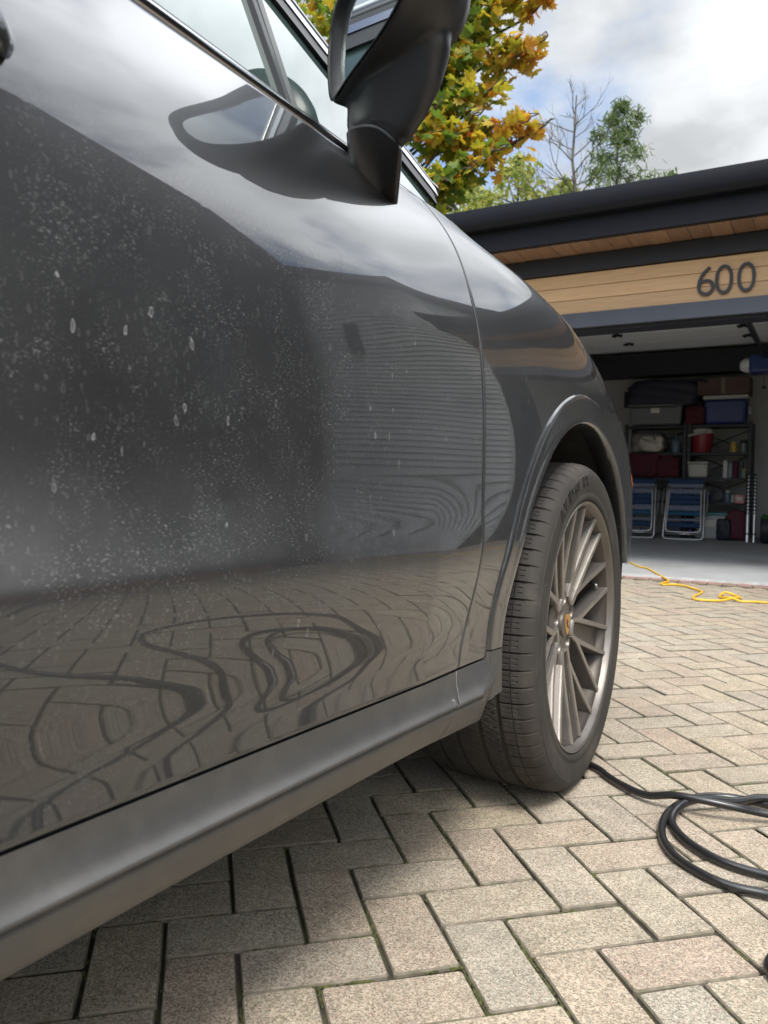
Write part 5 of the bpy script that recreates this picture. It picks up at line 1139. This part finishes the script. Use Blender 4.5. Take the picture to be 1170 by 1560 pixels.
# ---- trees beyond the garage roof
def leafy(name, loc, H, R, label, lm, seed, z0=.35, n=2600, size=.10, trunk=.12, shape='round', twig=True, group=None, gaps=.35):
    r = random.Random(seed); t = tag(empty(name, loc), label, 'tree', group); A = Acc()
    A.add(*tube([(r.gauss(0, .04), r.gauss(0, .04), z) for z in np.linspace(-.06, H*.93, 9)], np.linspace(trunk, trunk*.25, 9), 7)); A.build('trunk', BARK, t)
    B = Acc(); L = Acc(); nc = 46; cl = []
    for k in range(nc):
        z = z0+(1-z0)*((k+.5)/nc); 
        rr = R*(math.sin(min(1, (z-z0)/(1-z0)*1.05)*PI)**.6 if shape == 'round' else (1-(z-z0)/(1-z0))**.8+.06)
        a = k*2.4+r.uniform(-.4, .4); q = rr*r.uniform(.35, 1.0); cl.append((np.array([q*math.cos(a), q*math.sin(a), z*H]), rr*(.30 if shape == 'round' else .17)+.17))
        p0 = np.array([0, 0, max(.1, z*H-q*(.55 if shape == 'round' else .12))]); e = cl[-1][0]*np.array([1.05, 1.05, 1]); B.add(*tube(catmull([p0, (p0+e)/2+np.array([0, 0, .06*q]), e], 4), np.linspace(trunk*.22, .01, 9), 4))
    B.build('branch', TWIG, t)['kind'] = 'stuff'
    for k in range(n):
        c, s = cl[r.randrange(nc)]; d = np.array([r.gauss(0, .5), r.gauss(0, .5), r.gauss(0, .34)])*s; p = c+d; sz = size*r.uniform(.6, 1.3)
        R3 = Matrix.Rotation(r.uniform(0, 6.3), 3, 'Z') @ Matrix.Rotation(r.uniform(-1.2, 1.2), 3, 'X') @ Matrix.Rotation(r.uniform(-1, 1), 3, 'Y')
        if shape == 'pine': qv = [(-.10, -.9, 0), (.10, -.9, 0), (.16, .9, 0), (-.16, .9, 0)]; 
        else: qv = [(-.45, -.2, 0), (.0, -.7, .0), (.45, -.2, 0), (.3, .5, .1), (0, .8, 0), (-.3, .5, .1)]
        b_ = len(L.V); L.add([R3 @ (Vector(v)*sz)+Vector(p) for v in qv], [tuple(range(len(qv)))], r.choices(range(len(lm)), [3, 2, 1][:len(lm)])[0])
    ob = L.build('crown', lm, t, False); ob['kind'] = 'stuff'; return t
YG = [leaf_material('pale_yellow_green_leaf', (.30, .33, .07), (.40, .38, .09)), leaf_material('soft_green_leaf', (.18, .24, .06), (.26, .30, .08))]
PN = [leaf_material('pine_needles', (.075, .125, .045), (.12, .17, .06), .3), leaf_material('light_pine_needles', (.14, .19, .07), (.19, .22, .08), .35)]
OR = [leaf_material('rust_leaf', (.34, .13, .035), (.42, .20, .05)), leaf_material('olive_leaf', (.15, .15, .045), (.22, .19, .05))]
leafy('bushy_tree', (-9.6, 22.2, 0), 9.9, 1.8, 'pale yellow green bushy tree beyond the middle of the garage roof', YG, 51, .45, 3000, .13)
leafy('bushy_tree', (-8.0, 21.6, 0), 10.1, 1.7, 'taller pale yellow green tree left of the bare tree', YG, 52, .45, 3200, .12)
leafy('bushy_tree', (-6.9, 22.6, 0), 9.6, 1.4, 'low soft green tree at the foot of the bare tree', YG[::-1], 53, .45, 2000, .12)
leafy('rust_tree', (-10.9, 21.0, 0), 9.6, 1.0, 'small rust and olive coloured tree under the maple leaves', OR, 54, .5, 1800, .12)
leafy('pine_tree', (-5.25, 22.0, 0), 11.2, 2.5, 'green pine with open branches beyond the garage roof', PN, 55, .50, 6200, .105, .11, 'pine')
leafy('bushy_tree', (-3.95, 22.5, 0), 9.2, .9, 'small green treetop just showing above the roof by the pine', PN[::-1], 56, .6, 900, .12)
# bare tree
r = random.Random(77); bt = tag(empty('bare_tree', (-6.5, 22.0, 0)), 'leafless grey tree standing left of the pine', 'tree'); A = Acc()
tp = np.array([(r.gauss(0, .05), r.gauss(0, .05), z) for z in np.linspace(-.06, 11.7, 14)]); A.add(*tube(tp, np.linspace(.15, .02, 14), 7)); A.build('trunk', TWIG, bt)
A = Acc()
for k in range(30):
    z = 6.5+5.0*k/30; a = k*2.4+r.uniform(-.3, .3); L_ = (1.9*(1-(z-6.5)/6.2)+.25)*r.uniform(.6, 1.1)
    branchy(A, (0, 0, z), (math.cos(a), math.sin(a), r.uniform(.35, .8)), L_, .03*(1-.5*k/30), 2, r, -.03, 3, .45)
A.build('branch', TWIG, bt)['kind'] = 'stuff'
# dense evergreen row far behind the house, so the lawn does not end in nothing
FAR = [leaf_material('far_wood_leaf', (.04, .06, .02), (.07, .085, .03), .15)]
A = Acc(); r = random.Random(5)
for k in range(16000):
    a = r.uniform(0, 2*PI); d = r.uniform(60, 75); h = 7+2.5*math.sin(a*9)+1.5*math.sin(a*23); p = Vector((d*math.cos(a), d*math.sin(a), min(h, abs(r.gauss(0, h*.5)))-.3)); s = r.uniform(.3, .8)
    R3 = Matrix.Rotation(r.uniform(0, 6.3), 3, 'Z') @ Matrix.Rotation(r.uniform(-1.2, 1.2), 3, 'X')
    A.add([R3 @ (Vector(v)*s)+p for v in [(-.8, -.6, 0), (.7, -.7, .1), (1.0, .2, 0), (.3, .9, .2), (-.7, .7, 0)]], [(0, 1, 2, 3, 4)])
o = A.build('distant_wood', FAR, None, False); tag(o, 'distant belt of dark trees around the lawn', 'wood', kind='stuff')
